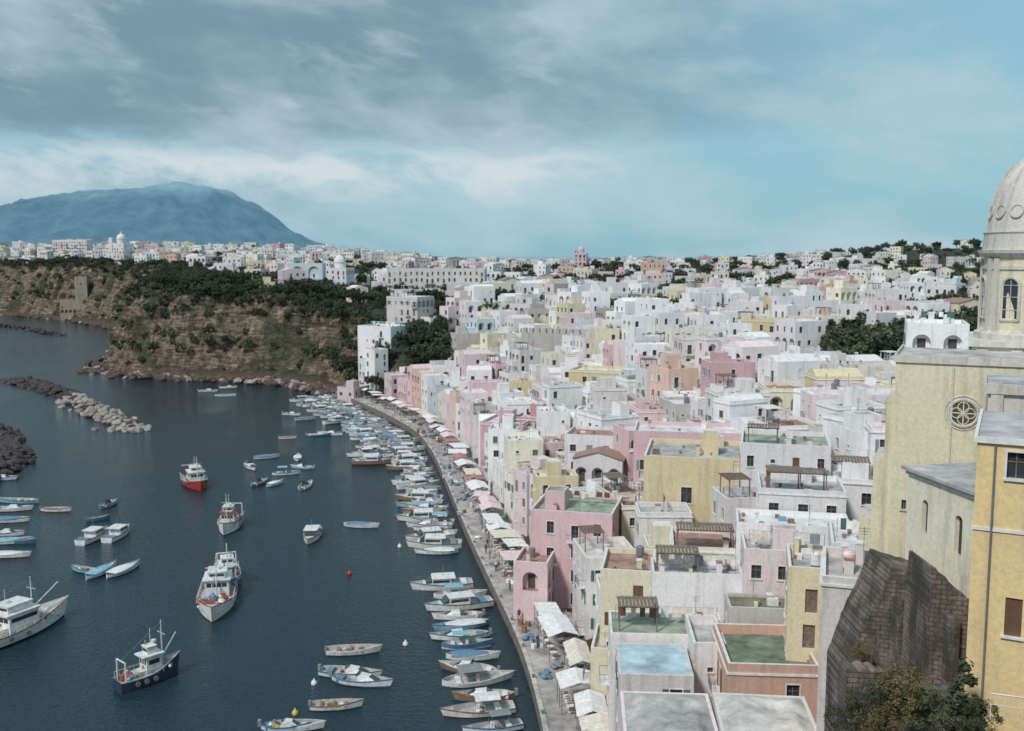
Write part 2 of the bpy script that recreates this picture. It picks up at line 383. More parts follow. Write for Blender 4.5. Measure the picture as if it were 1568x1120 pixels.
def rail(mb,x0,x1,y,z,m=8,h=.95):
    n=max(2,int((x1-x0)/.35))
    for i in range(n+1): a=x0+(x1-x0)*i/n; mb.box(a-.015,a+.015,y-.015,y+.015,z,z+h,m)
    mb.box(x0-.02,x1+.02,y-.02,y+.02,z+h,z+h+.04,m)
def roofstuff(mb,cx,cy,W,D,z,rng,det):
    if det<1: return
    x0,x1,y0,y1=cx-W/2+.6,cx+W/2-.6,cy-D/2+.6,cy+D/2-.6
    if W<3 or D<3: return
    def rp(a,b_): return rng.uniform(x0,max(x0,x1-a)),rng.uniform(y0,max(y0,y1-b_))
    for _ in range(rng.choice([0,1,1,2,3])):
        a,b_=rp(.5,.5); s=rng.uniform(.35,.6); h=rng.uniform(.8,1.6); mb.box(a,a+s,b_,b_+s*1.2,z,z+h,0); mb.box(a-.06,a+s+.06,b_-.06,b_+s*1.2+.06,z+h+.002,z+h+.1,rng.choice([1,7]))
    r=rng.random()
    if r<.42 and W>5 and D>5:
        w,d_=rng.uniform(2,3.6),rng.uniform(2,3.6); a,b_=rp(w,d_); block(mb,a+w/2,b_+d_/2,w,d_,z,z+rng.uniform(2.1,2.8),rng,1,.6,0,par=.12)
    elif r<.52 and W>5: pergola(mb,x0+.3,x0+.3+min(3.5,x1-x0-.6),y0+.2,y0+min(2.6,y1-y0-.4),z,rng,m=rng.choice([6,6,9]),solid=rng.random()<.6)
    elif r<.60: 
        a,b_=rp(1,1); mb.lathe([(0.0,z+1.45),(.3,z+1.4),(.45,z+1.25),(.45,z+.3),(0.,z+.3)],a+.5,b_+.5,rng.choice([1,8,9]),10); mb.box(a+.15,a+.85,b_+.15,b_+.85,z,z+.3,8)
    if det>=2 and rng.random()<.75:
        for _ in range(rng.randrange(2,9)):
            a,b_=rp(.4,.4)
            if rng.random()<.5: mb.lathe([(.16,z),(.22,z+.38),(.19,z+.4),(0,z+.36)],a,b_,7,7)
            else: mb.box(a,a+rng.uniform(.3,1.1),b_,b_+rng.uniform(.3,.8),z,z+rng.uniform(.3,.8),rng.choice([6,1,9]))
    if rng.random()<.5:
        a,b_=rp(.1,.1); h=rng.uniform(1.8,3.2); mb.tube((a,b_,z),(a,b_,z+h),.03,8,4)
        for k in range(3): mb.tube((a-.4+.08*k,b_,z+h-.15-.2*k),(a+.4-.08*k,b_,z+h-.15-.2*k),.02,8,3)
    if rng.random()<.3 and det>=2:
        y=rng.uniform(y0,y1); mb.tube((x0,y,z),(x0,y,z+1.9),.03,8,4);mb.tube((x1,y,z),(x1,y,z+1.9),.03,8,4);mb.tube((x0,y,z+1.85),(x1,y,z+1.85),.012,8,3)
        a=x0+.3
        while a<x1-.9:
            w=rng.uniform(.4,.9); h=rng.uniform(.6,1.2); mb.box(a,a+w,y-.015,y+.015,z+1.84-h,z+1.84,rng.choice([9,1,3])); a+=w+rng.uniform(.1,.6)
def hmats(wall,rng,roof=None,cloth=None):
    return [WALL[wall],M_trim,M_glass,SH[rng.choice([0,1,1,2,3])],roof or ROOF[rng.choice([0,0,1,1,4,4,4,2])],M_dark,M_wood,M_tile,M_metal,cloth or CLOTH[rng.choice([0,0,1,4,3])]]
OCC=[]
def free(x,y,r):
    for a,b_,c in OCC:
        if (a-x)**2+(b_-y)**2<(c+r)**2: return False
    return True
def occ(x,y,yaw,W,D):
    n=max(1,int(max(W,D)/min(W,D)+.5)); r=min(W,D)/2*.95
    dx,dy=(math.cos(yaw),math.sin(yaw)) if W>D else (-math.sin(yaw),math.cos(yaw)); L_=max(W,D)
    for i in range(n):
        s=0 if n==1 else (-.5+i/(n-1))*(L_-2*r)
        OCC.append((x+dx*s,y+dy*s,r))
PAL=['white']*22+['offwhite']*8+['cream']*3+['paleyellow']*3+['lightpink']*4+['pink']*1+['yellow']*1+['salmon','blue','grey']
def house(name,x,y,yaw,W,D,z0,z1,wall,rng,det=2,front=None,roof='flat',extras=True,**kw):
    mb=MB(); rf=kw.pop('roofm',None); cl=kw.pop('cloth',None); perg=kw.pop('perg',None)
    block(mb,0,0,W,D,z0,z1,rng,det,roof=roof,**kw)
    if front:
        fw,fd,fz=front; fx=rng.uniform(-(W-fw)/2,(W-fw)/2) if fw<W else 0
        block(mb,fx,-D/2-fd/2-.003,fw,fd,z0,fz,rng,det,arch=.3,par=.15 if det>=2 else .6)
        if det>=2: rail(mb,fx-fw/2+.1,fx+fw/2-.1,-D/2-fd+.1,fz+.15)
    if perg: pergola(mb,*perg,z1,rng)
    if extras and roof=='flat': roofstuff(mb,0,0,W,D,z1,rng,det)
    return mb.obj(name,hmats(wall,rng,rf,cl),(x,y,0),yaw)
def hb(name,u0,u1,vt,D,dep,zb,wall,yaw=0,zt=None,**kw):
    xl,z=at(u0,vt,D);xr,_=at(u1,vt,D)
    if zt is not None: z=zt
    yw=rad(yaw); W=(xr-xl)/max(.5,math.cos(yw)); xm=(xl+xr)/2
    cx=xm-math.sin(yw)*dep/2; cy=D+math.cos(yw)*dep/2
    occ(cx,cy,yw,W,dep)
    par=kw.get('par',.5); rng=random.Random(int(u0*7+vt))
    return house(name,cx,cy,yw,W,dep,zb,z-par,wall,rng,**kw)
def wins(W,z1,rows,cols,w=1.,h=1.5,kinds=None,st=3.3,sh=False):
    o=[]
    for r in range(rows):
        fl=z1-st*(r+1)
        for c in cols:
            x=W*c; k=(kinds or {}).get((r,c),'win'); hh=h if k!='balc' else 2.1; b=fl+(.9 if k!='balc' else .1)
            o.append((x-w/2,x+w/2,b,b+hh,k,sh))
    return o
RF=lambda i:ROOF[i]
olive=simple('roof_olive',(.22,.22,.15),.9,.5,.6); dgreen=simple('roof_dark_green',(.20,.25,.18),.9,.6,.6)
pk=wins(11.4,14.5,4,[.25,.55,.82],1.0,1.7,{(0,.55):'balc',(1,.25):'balc'})
hb('pink_house',812,936,785,131,11,0,'pink',-14,opsF=pk,roofm=RF(3),dens=.7)
hb('pink_arcade_house',786,838,862,127,7,0,'pink',-12,arch=.6)
yw=[(5.0,6.4,17.2,19.4,'win',False),(10.2,11.4,16.8,19.2,'balc',False),(5.0,6.2,12.4,14,'win',False)]
hb('yellow_house',988,1134,702,128,13,4,'yellow',-12,opsF=yw,roofm=RF(0),dens=.6)
hb('long_pink_house',972,1140,663,147,9,5,'pink',-10,roofm=RF(4),dens=.7)
hb('white_house_green_roof',1138,1268,682,119,10,10,'white',-14,roofm=RF(3),dens=.8)
hb('white_terrace_house',1166,1292,752,106,8,10,'white',-12,roofm=RF(0),dens=.9,arch=.1,perg=(-3.5,2.5,-3.6,-1.2))
hb('white_terrace_house',1132,1300,806,100,6,10,'white',-12,roofm=RF(4),dens=.9,arch=.1)
hb('pink_house',1142,1262,845,93.5,6,9,'lightpink',-10,dens=.6,roofm=RF(0))
hb('white_house',1000,1138,880,96,5,5,'white',-6,opsF=[],dens=.4,roofm=RF(0),perg=(-4,0,-1.8,.5))
hb('cream_house',920,1000,875,101,8,2,'paleyellow',-10,roofm=RF(2),dens=.6)
hb('cream_house',1030,1130,840,106,8,4,'cream',-8,roofm=RF(2),dens=.6,perg=(-3,3,-3.5,-.8))
hb('olive_roof_house',1118,1240,932,88.5,4,8,'grey',-6,roofm=olive,dens=.3,par=.3)
hb('green_roof_house',935,1112,972,88.6,6,3,'offwhite',-4,roofm=RF(3),dens=.6,par=.08)
hb('blue_roof_house',948,1062,1034,81,7,3,'offwhite',-4,roofm=RF(5),dens=.6,par=.04,extras=False)
hb('white_house',1062,1112,985,84,7,3,'offwhite',-4,roofm=RF(0),dens=.5,par=.9)
hb('salmon_terrace_house',1116,1254,1018,77.5,9,8,'salmon',-4,roofm=dgreen,dens=.6,par=.9,extras=False)
hb('grey_roof_house',958,1108,1098,64,8.5,4,'lightpink',-4,zt=16.6,roofm=RF(0),dens=.5,par=.2,roof='lumpy')
hb('grey_roof_house',1110,1262,1100,64,7.5,4,'offwhite',-6,zt=16.9,roofm=RF(1),dens=.5,par=.2,roof='lumpy')
hb('white_house',878,945,1090,74,8,1,'white',-8,zt=8.5,roofm=RF(4),dens=.8,cloth=CLOTH[0],perg=(-1.3,1.3,-3,0))
hb('cream_house',905,965,985,99,7,1,'paleyellow',-10,zt=9,roofm=RF(0),dens=.6)
hb('old_stone_house',1262,1338,888,62,7,12,'offwhite',-18,roofm=RF(0),arch=.8,dens=.9)
hb('yellow_house',1210,1278,872,80,7,10,'yellow',-14,roofm=RF(0),dens=.9)
hb('white_house',1276,1336,835,84,8,12,'white',-16,roofm=RF(4),dens=.9)
hb('white_house',1255,1350,735,112,8,14,'white',-16,roofm=RF(4),dens=.9,perg=(-2,2,-3,0))
# mid distance landmarks
hb('pink_house',735,800,648,213,11,0,'pink',-18,roofm=RF(4))
hb('red_house',786,830,640,216,9,2,'red',-18,arch=.5)
hb('white_house',865,968,668,168,9,2,'white',-14,arch=.1)
hb('white_house',878,952,705,160,5,2,'white',-14,arch=.5,roof='tile')
hb('white_harbour_house',545,600,500,352,11,0,'white',-30,dens=.5)
hb('white_harbour_house',590,640,455,368,11,5,'offwhite',-30,dens=.7,arch=.2)
hb('pink_house',632,650,475,371,8,5,'lightpink',-30,dens=.7,arch=.2)
hb('white_house',586,640,574,334,9,0,'white',-40,dens=.8)
hb('pink_house',606,662,582,318,9,0,'pink',-40,dens=.8)
hb('yellow_tower_house',1128,1202,490,262,11,14,'yellow',-20,dens=.6)
hb('tuff_house',1202,1250,488,262,11,14,'cream',-20,dens=.2)
hb('blue_house',858,925,470,352,9,15,'blue',-30,arch=.5)
hb('yellow_house',872,950,568,235,10,8,'yellow',-20,arch=.2)
hb('white_arched_house',1395,1478,497,120,9,18,'white',-20,arch=.9,dens=.9)
def castle_wall():
    mb=MB(); 
    for i in range(11):
        x=-11+i*2.2; mb.box(x,x+1.3,0,1.2,10,11.4,0)
    mb.box(-11.4,11.9,-.05,1.25,-14,10,0)
    x,z=at(850,506,300); mb.obj('crenellated_stone_wall',[WALL['grey']],(x,300,z-11),rad(-25)); OCC.append((x,301,8))
castle_wall()
# --- stacked village rows following the quay curve
rng=random.Random(21)
treespots=[(95,246,17),(112,252,17),(128,262,16),(104,232,9),(42,332,13),(56,338,11),(-34,352,13),(-26,340,9),(-2,372,9),(30,420,14),(75,400,14)]
def intree(x,y): return any((x-a)**2+(y-b_)**2<c*c for a,b_,c in treespots)
jobs=[]
for k in range(18):
    dk=11.8+8.3*k
    line=Q+NR*dk
    seg=np.hypot(*(line[1:]-line[:-1]).T); s=np.r_[0,np.cumsum(seg)]
    t=rng.uniform(0,4)
    while t<s[-1]:
        W=rng.uniform(4.2,9.2); tt=t+W/2
        if tt>s[-1]: break
        x=np.interp(tt,s,line[:,0]);y=np.interp(tt,s,line[:,1]); nxv=np.interp(tt,s,NR[:,0]);nyv=np.interp(tt,s,NR[:,1])
        t+=W+rng.choice([0,0,.0,.8,1.8])
        if y<104 : continue
        if abs(x)>.58*y+10: continue
        j=rng.uniform(-1.8,1.8) if k else rng.uniform(-.6,1.6); x+=nxv*j; y+=nyv*j
        D=rng.uniform(6,9) if k else rng.uniform(5.5,7)
        if intree(x,y) or not free(x,y,min(W,D)/2*.55): continue
        yaw=math.atan2(nyv,nxv)-math.pi/2+rad(rng.gauss(0,9))
        jobs.append((x,y,yaw,W,D,k))
hs=terr([j[0] for j in jobs],[j[1] for j in jobs])
for (x,y,yaw,W,D,k),h in zip(jobs,hs):
    top=h+rng.choice([3.2,3.6,6.2,6.4,7,9.2,10.5])+rng.uniform(-.6,.9)
    if k==0: top=h+rng.uniform(6,12.5)
    if x>55 and y<245: top=min(top,h+5)
    near=y<235
    front=(W*rng.uniform(.6,1),rng.uniform(2,3.4),top-3.1*rng.choice([1,1,2])) if k and rng.random()<.42 and top-h>6 else None
    house('village_house',x,y,yaw,W,D,h-4,top,rng.choice(PAL+(['pink','yellow','lightpink','paleyellow']*2 if k<3 else [])),rng,2 if near else 1.5,front,roof=rng.choice(['flat']*8+['vault']*2),arch=.09,dens=.9)
    OCC.append((x,y,min(W,D)/2*.9))
# --- upper town on the plateau
y=200.0; jobs=[]; trees_at=[]
while y<1500:
    cell=11.5+max(0,y-330)*.016
    x=-.56*y-20
    while x<.56*y+40:
        jobs.append((x+rng.uniform(-.3,.3)*cell,y+rng.uniform(-.35,.35)*cell,cell)); x+=cell
    y+=cell*(1.0 if y<450 else 1.4)
h,d,w,ins=terr([j[0] for j in jobs],[j[1] for j in jobs],True)
dn=fbm(np.array([j[0] for j in jobs])/80+5,np.array([j[1] for j in jobs])/80,3)
cnt=0
for (x,y,cell),hh,dd,ww,ii,nn in zip(jobs,h,d,w,ins,dn):
    if not ii: continue
    if ww<.5 and dd<150 and y<330: continue
    if ww>=.5 and dd<42+12*nn: continue
    hp=.78 if nn>.45 else .3
    if y>430: hp*=.85
    if x<-40 and y<540: hp=.2
    if x<0 and y>720: hp=.8
    if (x-490)**2/180**2+(y-1050)**2/230**2<1: hp*=.4
    if intree(x,y): continue
    if rng.random()<hp and free(x,y,3.2):
        W=rng.uniform(6,12)*(1+max(0,y-600)/1500); D=rng.uniform(6,10)
        house('town_house',x,y,rad(rng.choice([-30,-20,-10,0,15,25])+rng.gauss(0,5)),W,D,hh-2,hh+rng.choice([3.5,3.6,6.3,6.5,7,9])*(1.15 if y>720 else 1)+rng.uniform(-.5,.5),rng.choice(PAL+['salmon','pink','lightpink','cream']),rng,1.5 if y<420 else 1,roof=rng.choice(['flat']*8+['tile','vault']),dens=.85)
        OCC.append((x,y,4.)); cnt+=1
    elif free(x,y,1.5): trees_at.append((x,y,hh))
hb('long_palace',592,742,412,470,14,28,'offwhite',-3,dens=1,roofm=RF(2))
hb('pink_palace',80,132,368,1000,16,30,'lightpink',0,dens=1)
hb('pink_town_house',985,1020,402,620,12,25,'salmon',0,dens=1)
def small_church(u,v,D,s,wall):
    x,z=at(u,v,D); h=terr(x,D)[0]; mb=MB(); r=random.Random(u); top=z-5*s
    block(mb,0,0,12*s,14*s,h-2,top-3.5*s,r,1.5,arch=.3)
    mb.lathe([(3.2*s,top-3.5*s),(3.2*s,top),(3.5*s,top),(3.5*s,top+.3*s)]+[(3.2*s*math.cos(a),top+.3*s+3.6*s*math.sin(a)) for a in [i*math.pi/16 for i in range(8)]]+[(.5*s,top+3.9*s),(.5*s,top+5*s),(0,top+5.6*s)],0,0,0,20)
    block(mb,-5*s,-5*s,2.6*s,2.6*s,h-2,top+.5*s,r,1.5,arch=1)
    mb.obj('domed_church',hmats(wall,r),(x,D,0),rad(-10))
small_church(185,356,960,1.3,'white'); small_church(520,388,540,1.0,'white'); small_church(890,376,800,.8,'lightpink')
def chapel():
    x,z=at(470,402,520); mb=MB(); r=random.Random(3)
    block(mb,0,0,18,9,z-14,z-1,r,1.5,opsF=[(2,7.5,z-8,z-2.0,'arch'),(10.5,16,z-8,z-2.0,'arch')])
    mb.obj('arched_chapel',hmats('blue',r),(x,520,0),0)
chapel()
x,z=at(125,425,770); mb=MB(); block(mb,0,0,9,9,-2,z,random.Random(2),1,dens=.2); block(mb,-10,0,12,7,-2,z-18,random.Random(2),1,dens=.2); mb.obj('ruined_watch_tower',hmats('tuff',R),(x,770,0),.2)
# ------------------------------------------------------------ church on the right
def church():
    e=empty('domed_church')
    cy=78.0; cx,_=at(1596,400,cy)
    def Z(v,D=75): return at(1560,v,D)[1]
    mats=[WALL['church'],WALL['stonegrey'],M_glass,SH[2],ROOF[0],M_dark,M_wood,M_tile,M_metal,WALL['offwhite']]
    mb=MB(); r=4.15
    zb,zc,zd=Z(512),Z(395),Z(358)
    mb.lathe([(r,zb),(r,zc)],cx,cy,0,48)
    mb.lathe([(r+.02,zc-.9),(r+.12,zc-.9),(r+.12,zc-.6),(r,zc-.6)],cx,cy,1,48)
    mb.lathe([(r,zc),(r+.25,zc+.1),(r+.5,zc+.35),(r+.55,zc+.6),(r+.2,zc+.62),(r+.1,zd),(r+.2,zd+.15),(r-.1,zd+.2)],cx,cy,1,48)
    mb.lathe([(r+.5,zb-.8),(r+.5,zb-.1),(r+.3,zb),(r,zb+.25)],cx,cy,1,48)
    aw=math.atan2(-cy,-cx)+rad(16)
    for k in range(8):
        for dlt in(-.30,.30):
            a=aw+math.pi/4*k+dlt; ca,sa=math.cos(a),math.sin(a)
            p=Vector((cx+ca*(r-.05),cy+sa*(r-.05),0)); t=Vector((-sa,ca,0)); n_=Vector((ca,sa,0))
            pts=[p-t*.22,p+t*.22,p+t*.22+n_*.28,p-t*.22+n_*.28]; kk=len(mb.V)
            for z in(zb,zc-.05): mb.V.extend([(q.x,q.y,z) for q in pts])
            for f in((0,1,5,4),(1,2,6,5),(2,3,7,6),(3,0,4,7)): mb.F.append(tuple(kk+i for i in f)); mb.M.append(1)
    for k in range(8):
        a=aw+math.pi/4*k; ca,sa=math.cos(a),math.sin(a); t=Vector((-sa,ca,0)); nn_=Vector((ca,sa,0)); c0=Vector((cx+ca*(r+.02),cy+sa*(r+.02),0))
        zm=(zb+zc)/2-.2; hw=.7; K=10
        pt=lambda q,o:tuple(c0+t*q[0]+nn_*(o-(q[0]**2)/(2*r))+Vector((0,0,q[1])))
        arc=[(-hw,zm-1.7),(hw,zm-1.7)]+[(hw*math.cos(math.pi*i/K),zm+.9+hw*math.sin(math.pi*i/K)) for i in range(K+1)]
        mb.face([pt(q,.02) for q in arc],2)
        arc2=arc+[arc[0]]
        for i in range(len(arc2)-1): mb.tube(pt(arc2[i],.03),pt(arc2[i+1],.03),.13,1,6)
        for zz in(zm-.9,zm+.1,zm+1): mb.tube(c0+t*-hw+Vector((0,0,zz)),c0+t*hw+Vector((0,0,zz)),.03,1,4)
        mb.tube(c0+Vector((0,0,zm-1.7)),c0+Vector((0,0,zm+1.6)),.035,1,4)
    mb.obj('drum',mats,parent=e)
    mb=MB(); Hh=6.0; pr=[(4.0*math.cos(i*math.pi/2/14)**.85,zd+.2+Hh*math.sin(i*math.pi/2/14)) for i in range(14)]
    mb.lathe(pr,cx,cy,9,48)
    for k in range(16):
        a=aw+math.pi/8*k+.1963
        for i in range(12):
            mb.tube((cx+pr[i][0]*math.cos(a),cy+pr[i][0]*math.sin(a),pr[i][1]),(cx+pr[i+1][0]*math.cos(a),cy+pr[i+1][0]*math.sin(a),pr[i+1][1]),.13,1,6)
        a+=math.pi/16; i=2; p=Vector((cx+pr[i][0]*math.cos(a),cy+pr[i][0]*math.sin(a),pr[i][1]+.2)); n_=Vector((math.cos(a),math.sin(a),.25)).normalized(); t=Vector((-math.sin(a),math.cos(a),0)); u_=n_.cross(t)
        for j in range(14):
            b0=2*math.pi*j/14;b1=2*math.pi*(j+1)/14
            mb.tube(p+t*.5*math.cos(b0)+u_*.5*math.sin(b0),p+t*.5*math.cos(b1)+u_*.5*math.sin(b1),.07,1,5)
    zt=zd+Hh
    mb.lathe([(.95,zt-.3),(.95,zt+.1),(.7,zt+.2),(.7,zt+1.9),(.95,zt+2),(.8,zt+2.3),(.5,zt+2.8),(0,zt+3.1)],cx,cy,0,16); mb.tube((cx,cy,zt+3),(cx,cy,zt+4.6),.05,8); mb.tube((cx-.4,cy,zt+4.1),(cx+.4,cy,zt+4.1),.05,8)
    mb.obj('dome',mats,parent=e)
    YW=rad(-25); cwc,sw=math.cos(YW),math.sin(YW)
    mb=MB(); X0=-4.7
    mb.box(X0,9,-4.6,6,22,zb-1.0,0); mb.box(X0-.3,9.2,-4.9,6.2,zb-.997,zb-.6,1)
    for q in(-4.4,-2.0,.6,3): mb.box(q,q+.8,-4.8,-4.603,26,zb-1.2,1)
    mb.box(X0-.2,X0-.003,-4.3,-3.5,26,zb-1.2,1); mb.box(X0-.2,9,-4.88,-4.605,zb-3.0,zb-2.6,1)
    mb.box(-1.0,-.2,-4.62,-4.604,zb-5.2,zb-3.6,2)
    mb.obj('crossing',mats,(cx,cy,0),YW,parent=e)
    D0=70.0; xl,zt1=at(1372,548,D0); Wn=8.5
    mb=MB(); facade(mb,(0,0),(1,0),(0,-1),Wn,16,zt1,[(.8,1.1,zt1-11,zt1-10.3,'win',False),(1.2,1.5,zt1-14.6,zt1-13.9,'win',False)],2)
    facade(mb,(0,9),(0,-1),(-1,0),9,16,zt1,[],2); mb.face([(0,0,zt1),(Wn,0,zt1),(Wn,9,zt1),(0,9,zt1)],4)
    mb.box(-.12,Wn,-.15,-.003,zt1-.3,zt1+.25,1); mb.box(-.12,-.003,0,9,zt1-.3,zt1+.25,1)
    k1=(1475-784)/F/(ray(1475,633)[1]); a=(k1*D0-xl)/(cwc-k1*sw)
    oz=at(1475,633,D0+a*sw)[1]; ox=a; K=28
    mb.face([(ox+.85*math.cos(2*math.pi*j/K),-.03,oz+.85*math.sin(2*math.pi*j/K)) for j in range(K)],5)
    for j in range(K):
        b0=2*math.pi*j/K;b1=2*math.pi*(j+1)/K
        for rr,rt in((.95,.13),(1.2,.05)): mb.tube((ox+rr*math.cos(b0),-.02,oz+rr*math.sin(b0)),(ox+rr*math.cos(b1),-.02,oz+rr*math.sin(b1)),rt,1,6)
    for q in range(4):
        qx,qz=ox+.42*math.cos(q*math.pi/2),oz+.42*math.sin(q*math.pi/2)
        for j in range(14):
            b0=2*math.pi*j/14;b1=2*math.pi*(j+1)/14
            mb.tube((qx+.36*math.cos(b0),-.07,qz+.36*math.sin(b0)),(qx+.36*math.cos(b1),-.07,qz+.36*math.sin(b1)),.04,0,5)
    mb.box(ox-.04,ox+.04,-.1,-.04,oz-.9,oz+.9,0);mb.box(ox-.9,ox+.9,-.097,-.043,oz-.04,oz+.04,0)
    mb.box(3.7,3.85,-.12,-.004,20,zt1-.5,1)
    for (dx,v) in ((.55,612),(1.25,705),(2.1,800)):
        mb.box(-dx,-.004 if dx<.6 else -.55 if dx<1.3 else -1.25,.4,5,14,at(1360,v,D0)[1],0,top=1)
    mb.obj('nave',mats,(xl,D0,0),YW,parent=e)
    A=Vector((at(1392,712,61)[0],61)); Bp=Vector((at(1494,752,54.5)[0],54.5)); z=36.6
    dv=(Bp-A); Ls=dv.length; rz=math.atan2(dv.y,dv.x)
    mb=MB(); facade(mb,(0,0),(1,0),(0,-1),Ls,18,z,[(1.6,2.2,z-3.6,z-1.5,'archwin'),(2.1,2.5,z-7,z-6.4,'win',False),(4.9,5.6,z-4.0,z-1.6,'archwin')],2)
    facade(mb,(Ls,0),(0,1),(1,0),7,18,z,[],2); facade(mb,(0,7),(0,-1),(-1,0),7,18,z,[],2)
    mb.box(-.3,Ls+.3,-.35,7,z+.003,z+.2,4); mb.box(-.1,Ls+.1,-.15,-.003,z-.28,z,1)
    mb.obj('sacristy',mats,(A.x,A.y,0),rz,parent=e)
    mb=MB(); xl,z=at(1514,590,60)
    facade(mb,(0,0),(1,0),(0,-1),9,24,z,[(1.3,2.6,z-5.2,z-2.2,'archwin')],2); facade(mb,(0,7),(0,-1),(-1,0),7,24,z,[],2); mb.face([(0,0,z),(9,0,z),(9,7,z),(0,7,z)],4)
    mb.box(-.25,9,-.25,-.003,z-.5,z+.1,1); mb.box(.15,.85,-.2,-.003,26,z-.51,1); mb.box(2.9,3.5,-.2,-.003,26,z-.51,1)
    mb.obj('side_chapel',[WALL['stonegrey']]+mats[1:],(xl,60,0),YW,parent=e)
church()
def near_yellow():
    mb=MB(); xl,z=at(1497,672,44); W=9
    facade(mb,(0,0),(1,0),(0,-1),W,14,z,[(1.25,2.0,z-1.7,z-.5,'win',False),(1.5,2.2,z-9,z-7.2,'shut',False),(4.5,5.5,z-9,z-7.2,'win',False)],2)
    facade(mb,(0,9),(0,-1),(-1,0),9,14,z,[],2)
    mb.face([(0,0,z),(W,0,z),(W,9,z),(0,9,z)],4)
    mb.box(-.15,W,-.15,-.003,z-.15,z+.12,1); mb.box(-.15,-.003,0,9,z-.15,z+.12,1)
    mb.tube((.75,-.1,16),(.75,-.1,z-.2),.05,8); mb.box(-.05,W,-.07,-.004,z-4.2,z-4.05,1)
    mb.obj('ochre_house',hmats('ochre',random.Random(1),ROOF[0]),(xl,44,0),rad(-27))
    mb=MB()
    for i in range(14):
        a=i*.5; mb.tube((a,0,0),(a,0,1.0),.02,0,4)
    mb.tube((0,0,1.0),(6.5,0,1.0),.035,0,5); mb.tube((0,0,.55),(6.5,0,.55),.02,0,4)
    x,z=at(1518,1062,38); mb.obj('white_handrail',[M_trim],(x,38,z-1),rad(-20))
near_yellow()
m,nt,b=newmat('tuff_masonry'); L=nt.links.new
g=N(nt,'ShaderNodeNewGeometry').outputs['Position']
sp3=N(nt,'ShaderNodeSeparateXYZ'); L(g,sp3.inputs[0]); cb=N(nt,'ShaderNodeCombineXYZ'); L(sp3.outputs[0],cb.inputs[0]); L(sp3.outputs[2],cb.inputs[1])
br=N(nt,'ShaderNodeTexBrick',i_Scale=1.0); br.inputs['Color1'].default_value=(.25,.20,.165,1);br.inputs['Color2'].default_value=(.14,.115,.10,1);br.inputs['Mortar'].default_value=(.08,.07,.06,1); br.inputs['Mortar Size'].default_value=.03; L(cb.outputs[0],br.inputs['Vector'])
n1=noise(nt,g,.6,6,.7); n2=noise(nt,g,.9,5,.7,(1,1,.25))
c=mixc(nt,ramp(nt,n1,[(.5,0),(.62,.7)]),br.outputs[0],(.27,.24,.215)); c=mixc(nt,ramp(nt,n2,[(.42,0),(.62,.85)]),c,(.045,.04,.035))
L(c,b.inputs['Base Color']); b.inputs['Roughness'].default_value=.95; bump(nt,b,n1,1,.25); M_tuffw=m
def ruin(name,pts,D,th,zb,slant=0.0):
    mb=MB(); top=[at(u,v,D) for u,v in pts]; n=len(top); rg=random.Random(int(D*10)); T2=[]
    for i in range(n-1):
        for k in range(8):
            f=k/8; T2.append((top[i][0]*(1-f)+top[i+1][0]*f,top[i][1]*(1-f)+top[i+1][1]*f+rg.uniform(-.10,.10)))
    T2.append(top[-1]); x0=T2[0][0]
    rows=14
    DD=lambda x:D-(x-x0)*slant
    fr=[[(x,DD(x)+rg.uniform(-.02,.02)-(rows-j)*.03,zb+(z-zb)*j/rows) for x,z in T2] for j in range(rows+1)]
    for j in range(rows):
        for i in range(len(T2)-1): mb.face([fr[j][i],fr[j][i+1],fr[j+1][i+1],fr[j+1][i]],0)
    for i in range(len(T2)-1):
        a,b_=fr[-1][i],fr[-1][i+1]; mb.face([a,b_,(b_[0],D+th,b_[2]),(a[0],D+th,a[2])],0)
    for T_,fc in((T2[0],0),(T2[-1],-1)):
        mb.face([(T_[0],D+th,zb),fr[0][fc],fr[-1][fc],(T_[0],D+th,T_[1])],0)
    xa,xb=T2[0][0],T2[-1][0]; # putlog buttresses and string course
    for f in(.2,.55,.85):
        xq=xa+(xb-xa)*f; zq=np.interp(xq,[t[0] for t in T2],[t[1] for t in T2]); dq_=DD(xq); mb.box(xq-.28,xq+.28,dq_-.75,dq_-.05,zb,float(zq)-1.6,0)
    mb.obj(name,[M_tuffw])
ruin('tuff_retaining_wall',[(1420,950),(1428,868),(1462,900),(1500,935),(1560,960)],49,3,16,.3)
ruin('tuff_retaining_wall',[(1292,1030),(1318,960),(1345,905),(1362,862),(1428,885)],54,3,14,.25)
ruin('tuff_retaining_wall',[(1296,1025),(1345,1030),(1400,1050),(1500,1068)],45,1,14,.1)
# ------------------------------------------------------------ vegetation
def leafmat(name,a,b_):
    m,nt,b=newmat(name); L=nt.links.new
    g=N(nt,'ShaderNodeNewGeometry'); oi=N(nt,'ShaderNodeObjectInfo')
    n=noise(nt,g.outputs['Position'],.5,3,.6)
    c=mixc(nt,ramp(nt,n,[(.35,0),(.65,1)]),a,b_)
    hs=N(nt,'ShaderNodeHueSaturation'); mr=N(nt,'ShaderNodeMapRange'); L(oi.outputs['Random'],mr.inputs[0]); mr.inputs[3].default_value=.65;mr.inputs[4].default_value=1.6
    L(mr.outputs[0],hs.inputs['Value']); L(c,hs.inputs['Color']); L(hs.outputs[0],b.inputs['Base Color']); b.inputs['Roughness'].default_value=.8
    return m
LG=leafmat('foliage_green',(.040,.058,.028),(.090,.11,.050)); LD=leafmat('foliage_dark',(.028,.045,.026),(.056,.078,.038)); LB=leafmat('foliage_dry',(.10,.08,.05),(.15,.13,.08))
M_bark=simple('bark',(.10,.07,.05),.95,.4,3)
